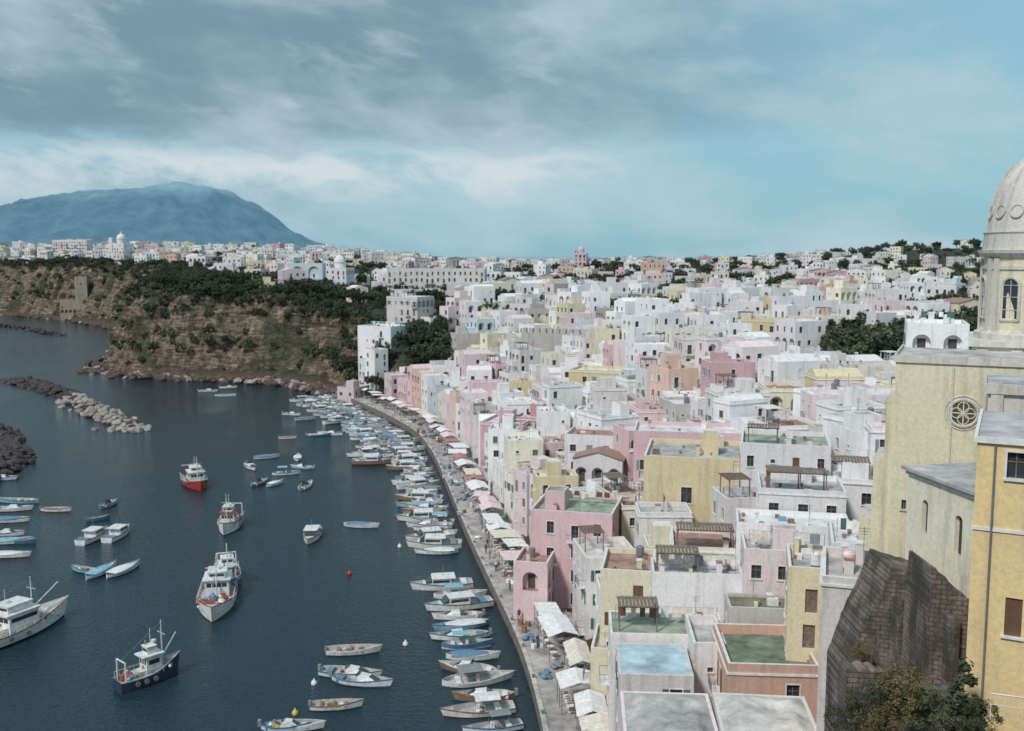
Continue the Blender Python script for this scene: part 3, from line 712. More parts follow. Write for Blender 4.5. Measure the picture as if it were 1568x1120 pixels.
def tree_mesh(name,rng,H_,cr,ch,cl,nl,leaf,mat,trunk=True,shape='round'):
    mb=MB(); zc=H_-ch/2
    if trunk:
        mb.tube((0,0,-1),(0,.1,zc-ch*.25),.28,1,7,.18)
        for k in range(6):
            a=rng.random()*6.28; q=(cr*.6*math.cos(a),cr*.6*math.sin(a),zc+rng.uniform(-.1,.3)*ch); mb.tube((0,.1,zc-ch*.35+rng.uniform(0,.2)*ch),q,.12,1,5,.04)
    for _ in range(cl):
        while True:
            x,y,z=[rng.uniform(-1,1) for _ in range(3)]; q=x*x+y*y+z*z
            if .12<q<1: break
        if shape=='cone': f=(1-(z+1)/2)**.6+.12; x*=f;y*=f
        c=(x*cr,y*cr,zc+z*ch/2); r=rng.uniform(.22,.4)*min(cr,ch)*.75
        for _ in range(nl):
            a=Vector([rng.gauss(0,1) for _ in range(3)]).normalized(); p=Vector(c)+a*r*rng.uniform(.5,1)
            n_=(a+Vector([rng.gauss(0,.6) for _ in range(3)])).normalized(); t=n_.orthogonal().normalized(); t=Matrix.Rotation(rng.random()*6.28,3,n_)@t; s=n_.cross(t); l=leaf*rng.uniform(.6,1.3)
            mb.face([tuple(p-t*l),tuple(p-s*l*.45),tuple(p+t*l),tuple(p+s*l*.45)],0)
    return mb.mesh(name,[mat,M_bark])
tr=random.Random(4)
TM=[tree_mesh('tree_a',tr,7,3.2,4.6,38,26,.42,LG),tree_mesh('tree_b',tr,8.5,3.8,4.4,44,26,.45,LD),tree_mesh('tree_c',tr,8,4.6,2.8,40,28,.42,LD),tree_mesh('tree_d',tr,6,2.6,4.2,34,24,.4,LG)]
BM=[tree_mesh('shrub_a',tr,2.0,1.7,2.1,18,24,.3,LG,False),tree_mesh('shrub_b',tr,1.7,1.9,1.9,18,24,.3,LB,False),tree_mesh('shrub_c',tr,2.4,1.5,2.6,18,24,.3,LD,False)]
e=empty('cliff_vegetation')
n=52000; X=np.random.RandomState(3).uniform(-520,-20,n); Y=np.random.RandomState(4).uniform(330,960,n)
h,d,w,ins=terr(X,Y,True); h2=terr(X+1.5,Y);h3=terr(X,Y+1.5); slope=np.hypot(h2-h,h3-h)/1.5
dens=fbm(X/20+9,Y/20,3)
for i in range(n):
    if not ins[i] or w[i]<.45 or d[i]>72 or h[i]<3.5: continue
    keep=.5 if d[i]>30 else (.95 if dens[i]>.48 else .3)
    if h[i]<22: keep*=.65
    if slope[i]>2.6: keep*=.4
    if Y[i]>600: keep*=.45
    if X[i]>-130 and d[i]>36: keep*=.45
    if R.random()>keep: continue
    big=(d[i]>22 and h[i]>26 and R.random()<.42) or R.random()<.05
    me=R.choice(TM[1:3] if R.random()<.5 else TM) if big else R.choice([BM[0],BM[0],BM[1],BM[2],BM[2]])
    sc=R.uniform(.45,.9) if big else R.uniform(.6,1.6)
    if Y[i]>600 and big: sc*=.75
    addobj('tree' if big else 'shrub',me,(X[i],Y[i],h[i]-.3),R.random()*6.28,(sc,sc,sc*R.uniform(.8,1.15)),e)
e=empty('town_trees')
for x,y,hh in trees_at:
    for _ in range(2):
        sc=R.uniform(.5,1.05)*(1+max(0,y-500)/1700)
        if x<0 and y>700: sc*=.75
        addobj('tree',R.choice(TM),(x+R.uniform(-6,6),y+R.uniform(-5,5),hh-.4),R.random()*6.28,sc,e)
e=empty('garden_trees')
for a,b_,c in treespots:
    for _ in range(int(c*c*.14)+5):
        t=R.random()*6.28; r=c*R.random()**.5; x,y=a+r*math.cos(t),b_+r*math.sin(t)
        addobj('tree',R.choice(TM),(x,y,terr(x,y)[0]-.2),R.random()*6.28,R.uniform(.9,1.5) if a>60 else R.uniform(.6,1.1),e)
e=empty('village_shrubs')
for _ in range(420):
    i=R.randrange(30,len(Q)); x,y=qpos(i,R.uniform(17,150)); 
    if y<110: continue
    addobj('shrub',R.choice(BM),(x,y,terr(x,y)[0]+R.uniform(0,1)),R.random()*6.28,R.uniform(.7,1.6),e)
cyp=tree_mesh('cypress_tree',random.Random(8),7,1.3,6.8,60,40,.16,LD,True,'cone'); x,z=at(1478,1015,42); addobj('cypress_tree',cyp,(x,42,z-7),0,1)
bm_=tree_mesh('garden_bush',random.Random(9),3,2,3,40,60,.11,LG,False); lb=leafmat('foliage_reddish',(.10,.065,.035),(.17,.14,.05)); bm2=tree_mesh('garden_bush',random.Random(19),3,2,3,40,60,.11,lb,False)
for (u,v,D,me_,s) in ((1380,1035,43.5,bm2,.7),(1335,1060,43.5,bm_,.5),(1420,1072,43,bm_,.6),(1350,1098,42,bm2,.6),(1500,1085,41,bm_,.45),(1300,1085,45,bm_,.5),(1322,990,52,bm2,.35)):
    x,z=at(u,v,D); addobj('garden_bush',me_,(x,D,z-2.4*s),R.random()*6,s)
# ------------------------------------------------------------ rocks
M_rd=simple('rock_dark',(.075,.06,.06),.9,.5,.7,0,.5); M_rl=simple('rock_light',(.38,.33,.29),.9,.5,.7,0,.5)
def breakwater(name,pts,wd,ht,n,split,seed):
    rg=random.Random(seed); p=resample([G(u,v) for u,v in pts],2,2); mb=MB()
    for _ in range(n):
        f=rg.random(); i=min(len(p)-2,int(f*(len(p)-1))); a=p[i]; t=p[i+1]-p[i]; t=t/np.hypot(*t); nn=np.array([t[1],-t[0]])
        o=rg.gauss(0,.42); hz=ht*(1-min(1,abs(o))**1.5)*(min(1,f*8,(1-f)*8)); q=a+nn*o*wd
        mb.blob((q[0],q[1],rg.uniform(-.3,1)*hz*.9),rg.uniform(.6,1.7),1 if f>split+rg.gauss(0,.04) and rg.random()<.8 else 0,rg,(1,1,.75),.32)
    mb.obj(name,[M_rd,M_rl])
breakwater('rock_breakwater',[(12,583),(55,592),(105,608),(145,632),(185,652),(222,662)],4.4,2.8,1000,.5,1)
breakwater('rock_breakwater',[(-130,640),(-60,645),(-18,660),(8,682),(22,705),(-20,735),(-80,760)],5,3,900,2,2)
breakwater('rock_reef',[(-30,498),(30,503),(92,515)],5,2.0,200,2,3)
mb=MB(); rg=random.Random(12)
for _ in range(1100):
    i=rg.randrange(0,6) if rg.random()<.8 else rg.randrange(6,len(C)-3); f=rg.random(); a=C[i]*(1-f)+C[i+1]*f
    mb.blob((a[0]+rg.gauss(0,3.4),a[1]+rg.gauss(0,3.4)-1,rg.uniform(-.4,.9)),rg.uniform(.6,2.3),0 if rg.random()<.85 else 1,rg,(1,1,.7),.32)
mb.obj('shore_rocks',[simple('rock_brown',(.12,.08,.062),.9,.5,.6,0,.5),M_rl])
# ------------------------------------------------------------ boats
def paint(n,c): return simple(n,c,.45,.35,1.5)
BP={'white':paint('boat_white',(.78,.78,.77)),'blue':paint('boat_blue',(.07,.20,.36)),'lblue':paint('boat_light_blue',(.25,.48,.58)),'red':paint('boat_red',(.38,.045,.04)),'green':paint('boat_green',(.07,.22,.19)),'wood':simple('boat_wood',(.30,.18,.10),.6,.45,2),'navy':paint('boat_navy',(.04,.06,.11)),'deck':simple('boat_deck',(.50,.48,.46),.8,.45,2),'tarp':simple('boat_tarp',(.14,.26,.38),.9,.4),'grey':simple('boat_grey',(.25,.26,.27),.7,.3),'net':simple('fishing_net',(.28,.14,.08),.95,.5,4),'yellow':paint('boat_yellow',(.65,.45,.10))}
def bmats(hull,boot,trim,deck='deck',cov='tarp'):
    return [BP[hull],BP[boot],BP[trim],BP[deck],BP['white'],M_glass,BP['grey'],BP[cov],BP['wood'],BP['net'],BP['yellow'],BP['red'],BP['blue']]
def hull(mb,L_,B,fb,dk,dbl=True,sheer=.5):
    n=14; st=[]
    for i in range(n+1):
        t=i/n; x=-L_/2+L_*t
        w=B/2*(1-max(0,(t-.42)/.58)**2.3)
        w*=(1-max(0,(.38-t)/.38)**2.2*(.93 if dbl else .28)); w=max(w,.04)
        g=fb*(1+sheer*max(0,t-.35)**2*2.2+(.25*max(0,.3-t) if dbl else 0))
        rake=.08*L_*max(0,t-.8)/.2
        dz=dk if t<.8 else g-.16
        st.append([(x-.02,0,-.35),(x,.72*w,-.2),(x+rake*.3,.9*w,.14),(x+rake*.8,.98*w,g-.16),(x+rake,w,g),(x+rake,max(.01,w-.09),g+.01),(x+rake*.8,max(.008,.86*w-.02),min(dz,g-.05)),(x+rake*.8,0,min(dz,g-.05))])
    ms=[1,1,0,2,2,3,3]
    for sgn in(1,-1):
        for i in range(n):
            for j in range(7):
                a,b_,c_,d_=st[i][j],st[i+1][j],st[i+1][j+1],st[i][j+1]
                mb.face([(p[0],p[1]*sgn,p[2]) for p in(a,b_,c_,d_)],ms[j])
    s=st[0]; mb.face([(p[0],p[1],p[2]) for p in s[:5]]+[(p[0],-p[1],p[2]) for p in s[4:0:-1]],0)
def rowboat(rng,L_=5.2,cab=0):
    mb=MB(); B=L_*.34; hull(mb,L_,B,.55+L_*.02,.22,rng.random()<.6)
    for _ in range(rng.randrange(0,6)): mb.blob((rng.uniform(-.3,.2)*L_,rng.uniform(-.25,.25)*B,.5),rng.uniform(.15,.35),rng.choice([9,7,11,10,4,6]),rng)
    if cab==0:
        for x in(-.28,-.02,.2): mb.box(x*L_-.14,x*L_+.14,-B*.42,B*.42,.42,.47,8)
        mb.box(-L_*.06-.25,-L_*.06+.3,-.25,.25,.22,.6,8)
        if rng.random()<.5: mb.tube((-L_*.25,-B*.3,.62),(L_*.2,-B*.2,.66),.03,8,5)
        mb.box(-L_*.5-.25,-L_*.5+.05,-.14,.14,.45,1.0,6); mb.tube((-L_*.5-.12,0,.45),(-L_*.5-.12,0,-.4),.06,6,5)
    if cab==1:
        n=8; K=6
        def tp(i,j):
            t=.1+.72*i/n; w=B/2*(1-max(0,(t-.42)/.58)**2.3)*(1-max(0,(.38-t)/.38)**2.2*.5)*1.02; a=math.pi*j/K
            return (-L_/2+L_*t,w*math.cos(a),.62+.28*math.sin(a)**.7*math.sin(math.pi*(i+.6)/(n+1.2))+L_*.005)
        for i in range(n):
            for j in range(K): mb.face([tp(i,j),tp(i+1,j),tp(i+1,j+1),tp(i,j+1)],7)
    if cab==2:
        x0,x1=-.02*L_,.30*L_; w=B*.36; z=.55; h=.55
        v=[(x0,-w,z),(x1,-w*.6,z+.1),(x1,w*.6,z+.1),(x0,w,z),(x0,-w*.85,z+h),(x0+(x1-x0)*.6,-w*.5,z+h),(x0+(x1-x0)*.6,w*.5,z+h),(x0,w*.85,z+h)]
        for f,mm in(((4,5,6,7),4),((0,1,5,4),4),((1,2,6,5),5),((2,3,7,6),4),((3,0,4,7),5)): mb.face([v[i] for i in f],mm)
        mb.box(x0-.1,x0-.04,-w*.85,w*.85,z+h,z+h+.35,5); mb.box(-.38*L_,-.28*L_,-B*.36,B*.36,.3,.62,7)
        mb.box(-L_*.5-.3,-L_*.5+.05,-.18,.18,.4,1.15,6)
    if cab==3:
        for x in(-.25,.05):
            for s in(-1,1): mb.tube((x*L_,s*B*.4,.55),(x*L_+.1,s*B*.36,1.9),.025,6,4)
        for k in range(5):
            y0=-B*.4+B*.8*k/5; y1=y0+B*.16; f=lambda y:1.9+.15*(1-(y/(B*.4))**2)
            mb.face([(-.28*L_,y0,f(y0)),(.08*L_,y0,f(y0)),(.08*L_,y1,f(y1)),(-.28*L_,y1,f(y1))],7)
        mb.box(.0,.35,-.3,.3,.25,.95,4); mb.box(-.3*L_,-.22*L_,-B*.38,B*.38,.25,.6,4)
    return mb
def cruiser(rng,L_=8):
    mb=MB(); B=L_*.36; hull(mb,L_,B,.95,.55,False,.35); w=B*.38
    mb.box(-.12*L_,.2*L_,-w,w,.55,1.85,4); mb.box(-.1*L_,.18*L_,-w-.01,w+.01,1.25,1.65,5); mb.box(-.2*L_,.19*L_,-w-.1,w+.1,1.853,1.95,4)
    v0=.2*L_; mb.face([(v0,-w,1.8),(v0,w,1.8),(v0+.9,w*.7,1.1),(v0+.9,-w*.7,1.1)],5); mb.box(v0-.01,v0+1.3,-w*.7,w*.7,.6,1.1,4)
    mb.tube((0,0,1.85),(0,0,3.6),.04,6,5); mb.box(-.4*L_,-.3*L_,-w,w,.6,1.0,7)
    for s in(-1,1): mb.tube((.2*L_,s*B*.42,1.5),(.47*L_,s*.1,1.95),.02,6,4); mb.tube((.3*L_,s*B*.33,1.1),(.3*L_,s*B*.33,1.65),.02,6,4)
    return mb
def trawler(rng,L_=12,aft=False):
    mb=MB(); B=L_*.39; hull(mb,L_,B,1.35,.8,False,.95)
    x0=(-.06 if not aft else -.30)*L_; x1=x0+.26*L_; w=B*.30
    mb.box(x0,x1,-w,w,.8,3.3,4)
    mb.box(x0-.012,x1+.012,-w*.82,w*.82,2.3,2.9,5); mb.box(x0+.3,x1-.3,-w-.012,w+.012,2.3,2.85,5)
    for q in(-.4,0,.4): mb.box(x0-.02,x1+.02,q*w-.05,q*w+.05,2.29,2.91,4)
    mb.box(x0-.5,x1+.3,-w-.25,w+.25,3.303,3.45,4 if rng.random()<.6 else 11); mb.box(x0+.3,x1-.5,-w*.7,w*.7,3.453,4.3,4); mb.box(x0+.29,x1-.49,-w*.6,w*.6,3.75,4.1,5)
    mb.box(x0+.2,x1-.4,-w*.8,w*.8,4.303,4.4,4)
    mb.box(x0-.013,x0+.3,-.35,.35,.9,2.1,8); mb.box(x0-1.2,x0-.02,-w*.8,w*.8,.8,1.7,12 if rng.random()<.5 else 4)
    mx=x1+.5; mb.tube((mx,0,.8),(mx,0,7.0),.11,4,7,.06); mb.tube((mx,0,2.6),(mx+L_*.25,0,5.0),.07,4,6); mb.tube((mx,0,6.8),(L_*.5,0,2.4),.025,6,4); mb.tube((mx,0,6.8),(-L_*.45,0,3.4),.025,6,4)
    for s in(-1,1): mb.tube((mx,0,6.6),(mx-.4,s*B*.42,1.4),.02,6,4)
    mb.tube((mx,-.9,5.4),(mx,.9,5.4),.04,4,4)
    mb.tube((x0+1,0,4.4),(x0+1,0,6.4),.05,4,5); mb.lathe([(0,4.5),(.3,4.5),(.3,4.75),(0,4.85)],x0+1.6,.3,4,10)
    gx=-.42*L_
    for s in(-1,1): mb.tube((gx,s*B*.36,.8),(gx,s*B*.36,3.5),.09,11 if L_>11 else 4,6)
    mb.tube((gx,-B*.36,3.5),(gx,B*.36,3.5),.09,4,6)
    mb.tube((gx+.9,-B*.2,1.3),(gx+.9,B*.2,1.3),.4,9,10)
    for _ in range(26): mb.blob((rng.uniform(-.4,-.1)*L_ if not aft else rng.uniform(.05,.3)*L_,rng.uniform(-.3,.3)*B,1.0+rng.uniform(0,.5)),rng.uniform(.25,.6),rng.choice([9,9,7,11,4,12,11]),rng)
    for _ in range(18): mb.blob((rng.uniform(-.4,.35)*L_,rng.choice([-1,1])*B*.36,1.25+rng.uniform(0,.5)),.22,rng.choice([10,11,4,12]),rng)
    for i in range(9):
        t=.05+.08*i
        for sg in(-1,1): mb.tube((-L_/2+L_*t,sg*B*.44,1.2),(-L_/2+L_*t,sg*B*.44,1.95),.03,4,4)
    for sg in(-1,1):
        mb.tube((-L_*.45,sg*B*.44,1.95),(L_*.18,sg*B*.44,1.95),.035,4,4)
        for t in(.25,.4,.55): mb.tube((-L_/2+L_*t,sg*(B*.47),.7),(-L_/2+L_*t,sg*(B*.47+.12),.7),.3,6,10)
    mb.box(x1+.8,x1+1.5,-.4,.4,.85,1.3,6); mb.tube((x0+.6,w*.5,3.4),(x0+.6,w*.5,4.9),.12,6,7)
    return mb
def place(mb,name,mats,u,v,ang):
    x,y=G(u,v); o=mb.obj(name,mats,(x,y,R.uniform(-.04,.02)),rad(ang)); o.rotation_euler[0]=rad(R.uniform(-2,2)); return o
for (u,v,a,L_,hc,bc,aft) in ((299,743,-62,13,'red','red',0),(352,808,-85,10.5,'white','navy',0),(332,925,-78,14.5,'white','red',1),(349,893,-72,10.5,'blue','white',0),(12,975,64,17,'white','blue',0),(226,1044,48,7.4,'navy','red',0)):
    place(trawler(random.Random(u),L_,aft),'fishing_trawler',bmats(hc,bc,'white' if hc!='white' else 'red',cov='lblue'),u,v,a)
for (u,v,a,L_) in ((478,824,-88,8.5),(143,826,80,8),(180,822,85,8)):
    place(cruiser(random.Random(u),L_),'cabin_boat',bmats('white',R.choice(['wood','navy','red']),'wood'),u,v,a)
SB=[(167,775,80,5.5,2),(155,878,75,7,1),(188,876,70,7,1),(130,876,160,4.8,0),(384,717,-60,7,2),(408,702,20,6,1),(398,742,70,5.8,2),(421,743,60,5,1),(437,727,10,6,3),(456,703,100,6,1),(464,718,170,5.5,2),(468,747,80,6.5,2),(552,807,-12,6.5,1),(30,770,175,8,0),(85,783,-5,6,0),(15,782,5,8,2),(10,799,0,8,1),(15,832,10,7,1),(12,853,0,7,1),(5,820,0,7,2),(32,832,0,5,0),
 (318,600,0,7,2),(345,607,0,7,1),(349,595,10,6,2),(446,636,-20,6,2),(467,643,20,6,1),(440,672,5,4.5,0),(487,668,10,6.5,2),(505,666,-20,7.5,2),(492,624,0,7,1),(478,622,0,6,2),
 (540,1000,5,6.5,0),(535,1035,-10,7.2,2),(552,1047,-14,7.2,2),(514,1084,5,5.5,0),(436,1118,0,5,2),(458,1116,0,5,0),(0,735,0,7,2),(150,797,30,4,0),(495,614,0,6,1),(512,627,0,6,2)]
names={0:'rowing_boat',1:'covered_boat',2:'motorboat',3:'bimini_motorboat'}
for (u,v,a,L_,k) in SB:
    r=random.Random(u*3+v); place(rowboat(r,L_,k),names[k],bmats(r.choice(['white','white','white','lblue','blue']),r.choice(['blue','red','navy','green']),r.choice(['wood','white','white','blue','green']),cov=r.choice(['white','lblue','tarp','white'])),u,v,a)
sQ=np.r_[0,np.cumsum(np.hypot(*(Q[1:]-Q[:-1]).T))]
s=sQ[np.argmax(Q[:,1]>98)]; r=random.Random(77)
while s<sQ[-1]-2:
    x=np.interp(s,sQ,Q[:,0]);y=np.interp(s,sQ,Q[:,1]);nx_=np.interp(s,sQ,NR[:,0]);ny_=np.interp(s,sQ,NR[:,1])
    s+=r.uniform(2.3,3.0) if y>170 else r.uniform(2.9,4.6)
    if 149<y<160: continue
    rows=1 if y<235 else 2
    off=r.uniform(1,3.5)
    for q in range(rows):
        L_=r.uniform(5.5,8.2) if y<250 else r.uniform(5,7.5)
        k=r.choice([0,1,1,2,2,2,3]); c=off+L_/2; off+=L_+1.5
        if L_>7 and r.random()<.45: mb=cruiser(r,L_+1.2); nm='cabin_boat'
        else: mb=rowboat(r,L_,k); nm=names[k]
        ang=math.atan2(-ny_,-nx_)+rad(r.gauss(0,8))+(math.pi if r.random()<.25 else 0)
        xb,yb=x-nx_*c,y-ny_*c
        o=mb.obj(nm,bmats(r.choice(['white']*9+['lblue','blue','wood']),r.choice(['blue','red','navy','white','green']),r.choice(['wood','white','white','blue','green']),cov=r.choice(['white','lblue','tarp','white','grey'])),(xb,yb,0),ang); o.rotation_euler[0]=rad(r.uniform(-3,3))
for (u,v,c) in ((535,880,'red'),(621,988,'white'),(481,1048,'white'),(452,1094,'yellow'),(612,838,'white')):
    x,y=G(u,v); mb=MB(); mb.lathe([(0,-.3),(.3,-.15),(.38,.1),(.3,.38),(.1,.5),(.08,.7),(0,.72)],0,0,0,12); mb.obj('mooring_buoy',[BP[c]],(x,y,0),smooth=True)
# ------------------------------------------------------------ quay life
r=random.Random(5)
s=sQ[np.argmax(Q[:,1]>88)]
while s<sQ[-1]-20:
    x=np.interp(s,sQ,Q[:,0]);y=np.interp(s,sQ,Q[:,1]);nx_=np.interp(s,sQ,NR[:,0]);ny_=np.interp(s,sQ,NR[:,1]); tx,ty=-ny_,nx_
    w=r.uniform(3,6.5); d_=r.uniform(2.4,4.2); s+=w+r.choice([.4,.8,1.5,4])
    c=4.6+r.uniform(-.6,1); yaw=math.atan2(ty,tx)+rad(r.gauss(0,4))
    if not free(x+nx_*c,y+ny_*c,.6): continue
    mb=MB(); h=r.uniform(2.3,3.0); style=r.random()
    for a in(-w/2,0,w/2):
        for b_ in(-d_/2,d_/2): mb.tube((a,b_,1.6),(a,b_,1.6+h),.05,1,5)
    K=8
    def zz(i,j):
        if style<.5: return 1.6+h+.3+.5*(1-abs(j-2)/2)+.05*math.sin(i*2.3+j)
        return 1.6+h+.15+.25*j/4+.10*abs(math.sin(math.pi*i/2))+.05*math.sin(i*1.7+j)
    f=lambda i,j:(-w/2-.2+(w+.4)*i/K,-d_/2-.2+(d_+.4)*j/4,zz(i,j))
    for i in range(K):
        for j in range(4): mb.face([f(i,j),f(i+1,j),f(i+1,j+1),f(i,j+1)],0)
        p0,p1=f(i,0),f(i+1,0); mb.face([p0,p1,(p1[0],p1[1],p1[2]-.3),(p0[0],p0[1],p0[2]-.3)],0)
    for a in(-w*.3,0,w*.3):
        for b_ in(-d_*.25,d_*.25):
            mb.lathe([(0,2.35),(.45,2.35),(.45,2.3),(.04,2.29),(.04,1.62),(.25,1.6)],a,b_,2,8)
            for q in(-.65,.65): mb.box(a+q-.2,a+q+.2,b_-.2,b_+.2,2.02,2.06,3); mb.box(a+q*1.3-.02,a+q*1.3+.02,b_-.2,b_+.2,2.06,2.5,3); mb.tube((a+q,b_,1.6),(a+q,b_,2.02),.04,3,4)
    mb.obj('restaurant_awning',[CLOTH[r.choice([0,0,0,0,0,1,4,4,2])],M_metal,CLOTH[0],M_wood],(x+nx_*c,y+ny_*c,0),yaw)
for _ in range(130):
    i=r.randrange(24,len(Q)-2); p=qpos(i,r.uniform(1.0,7)); mb=MB()
    if r.random()<.5:
        for _ in range(8): mb.blob((r.gauss(0,.5),r.gauss(0,.5),1.75+r.uniform(0,.2)),r.uniform(.2,.5),0,r,(1,1,.6))
        mb.obj('fishing_net_pile',[r.choice([BP['net'],BP['tarp'],BP['grey'],BP['green'],CLOTH[0]])],(p[0],p[1],0))
    else:
        for k in range(r.randrange(2,6)):
            a,b_=r.gauss(0,.8),r.gauss(0,.8); hgt=r.choice([.3,.6,.9])
            mb.box(a,a+.6,b_,b_+.4,1.6,1.6+hgt,0); 
            for zq in np.arange(.3,hgt+.01,.3): mb.box(a-.03,a+.63,b_-.03,b_+.43,1.6+zq-.05,1.6+zq+.002,1)
        mb.obj('stacked_fish_crates',[r.choice([BP['blue'],BP['white'],BP['wood'],BP['lblue']]),r.choice([BP['white'],BP['wood']])],(p[0],p[1],0),r.random()*3)
for i in range(20,len(Q)-1,3):
    p=qpos(i,.28); mb=MB(); mb.lathe([(.16,1.72),(.12,1.95),(.2,2.05),(.2,2.12),(0,2.16)],0,0,0,8); mb.obj('mooring_bollard',[M_metal],(p[0],p[1],0))
def person(x,y,yaw,rng):
    st=rng.uniform(.06,.16)
    V=[(0,0,.95),(0,0,1.18),(0,0,1.40),(0,.0,1.52),(0,-.02,1.62),(0,-.01,1.74),(.10,0,.90),(.11,-st,.50),(.11,-st*.6,.08),(.11,-st*.6-.14,.04),(-.10,0,.90),(-.11,st*.6,.50),(-.11,st*1.4,.08),(-.11,st*1.4-.14,.04),(.19,0,1.40),(.25,.03,1.13),(.24,-.1,.88),(-.19,0,1.40),(-.25,.0,1.13),(-.24,-.08,.88)]
    E=[(0,1),(1,2),(2,3),(3,4),(4,5),(0,6),(6,7),(7,8),(8,9),(0,10),(10,11),(11,12),(12,13),(2,14),(14,15),(15,16),(2,17),(17,18),(18,19)]
    rd=[.14,.13,.13,.055,.10,.07,.09,.065,.045,.035,.09,.065,.045,.035,.06,.045,.035,.06,.045,.035]
    bm=bmesh.new(); ly=bm.verts.layers.skin.verify(); vs=[bm.verts.new(v) for v in V]
    for a,b_ in E: bm.edges.new((vs[a],vs[b_]))
    for i,v in enumerate(vs): v[ly].radius=(rd[i],rd[i]*.85); v[ly].use_root=(i==0)
    me=bpy.data.meshes.new('person'); bm.to_mesh(me); bm.free()
    o=addobj('person',me,(x,y,1.6),yaw); o.modifiers.new('skin','SKIN'); ms=o.modifiers.new('sub','SUBSURF'); ms.levels=1; ms.render_levels=1
    m,nt,b=newmat('person_clothes'); L=nt.links.new; tc=N(nt,'ShaderNodeTexCoord'); sx=N(nt,'ShaderNodeSeparateXYZ'); L(tc.outputs['Object'],sx.inputs[0])
    mr=N(nt,'ShaderNodeMapRange'); L(sx.outputs[2],mr.inputs[0]); mr.inputs[2].default_value=1.8
    top=rng.choice([(.6,.6,.6),(.4,.08,.07),(.08,.15,.35),(.5,.4,.25),(.05,.05,.06)]); bot=rng.choice([(.05,.07,.13),(.03,.03,.03),(.3,.26,.2)])
    rp=ramp(nt,mr.outputs[0],[(0,(.05,.04,.03)),(.05,bot),(.55,top),(.84,(.5,.3,.22)),(.95,(.06,.04,.03))]); rp.node.color_ramp.interpolation='CONSTANT'; L(rp,b.inputs['Base Color']); b.inputs['Roughness'].default_value=.85
    me.materials.append(m)
for _ in range(26):
    i=r.randrange(26,80); p=qpos(i,r.uniform(1.0,2.2)); person(p[0],p[1],r.random()*6.28,r)
# ------------------------------------------------------------ distant mountain
prof=[(-700,372),(-500,340),(-250,322),(-60,322),(0,316),(40,310),(70,299),(120,292),(160,290),(200,284),(235,280),(280,279),(330,282),(352,284),(366,294),(392,309),(415,325),(440,346),(470,361),(500,376),(540,388),(600,396)]
DM=8000; pw=[at(u,v+3,DM) for u,v in prof]; px=[p[0] for p in pw];pz=[p[1] for p in pw]
nX,nY=420,110
xs=np.linspace(px[0],px[-1],nX); ys=np.linspace(-1,1,nY)
X,Yn=np.meshgrid(xs,ys); ridge=np.interp(X,px,pz)
rg_=1-np.abs(2*fbm(X/600+3+Yn*.6,Yn*2.2+7,5)-1)
hh=ridge*np.clip(1-np.abs(Yn)**1.25,0,1)*(1+(rg_-.8)*1.1*np.abs(Yn)**.6)+(fbm(X/90,Yn*18,4)-.5)*45*(ridge>20)*np.clip(ridge/200,0,1)-3
V=np.c_[X.ravel(),(DM+Yn*1900).ravel(),hh.ravel()]; idx=np.arange(nX*nY).reshape(nY,nX)
fa=np.stack([idx[:-1,:-1],idx[:-1,1:],idx[1:,1:],idx[1:,:-1]],-1).reshape(-1,4)
me=bpy.data.meshes.new('distant_mountain'); me.from_pydata(V.tolist(),[],fa.tolist()); me.polygons.foreach_set('use_smooth',[True]*len(fa))
m,nt,b=newmat('mountain_painted_haze'); L=nt.links.new
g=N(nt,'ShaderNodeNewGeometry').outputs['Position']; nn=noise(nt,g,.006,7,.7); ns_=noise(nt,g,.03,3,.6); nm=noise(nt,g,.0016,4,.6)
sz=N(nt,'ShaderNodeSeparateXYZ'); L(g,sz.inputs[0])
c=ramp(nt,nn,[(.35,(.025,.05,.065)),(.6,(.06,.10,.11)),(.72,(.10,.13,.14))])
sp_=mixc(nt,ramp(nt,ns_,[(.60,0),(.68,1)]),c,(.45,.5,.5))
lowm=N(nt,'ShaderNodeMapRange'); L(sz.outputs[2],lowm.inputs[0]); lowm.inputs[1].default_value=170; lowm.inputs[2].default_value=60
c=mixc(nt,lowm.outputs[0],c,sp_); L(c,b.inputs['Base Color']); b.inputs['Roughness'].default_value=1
# blue air haze and paler summit mist painted in as emission colour
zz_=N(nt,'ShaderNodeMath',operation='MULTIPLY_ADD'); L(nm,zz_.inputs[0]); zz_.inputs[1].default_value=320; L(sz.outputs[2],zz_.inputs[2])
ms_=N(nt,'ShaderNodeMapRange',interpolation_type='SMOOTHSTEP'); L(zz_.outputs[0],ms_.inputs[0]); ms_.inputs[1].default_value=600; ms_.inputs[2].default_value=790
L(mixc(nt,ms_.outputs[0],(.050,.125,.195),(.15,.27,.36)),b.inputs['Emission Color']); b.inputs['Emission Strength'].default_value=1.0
me.materials.append(m); addobj('distant_mountain',me,(0,0,0))
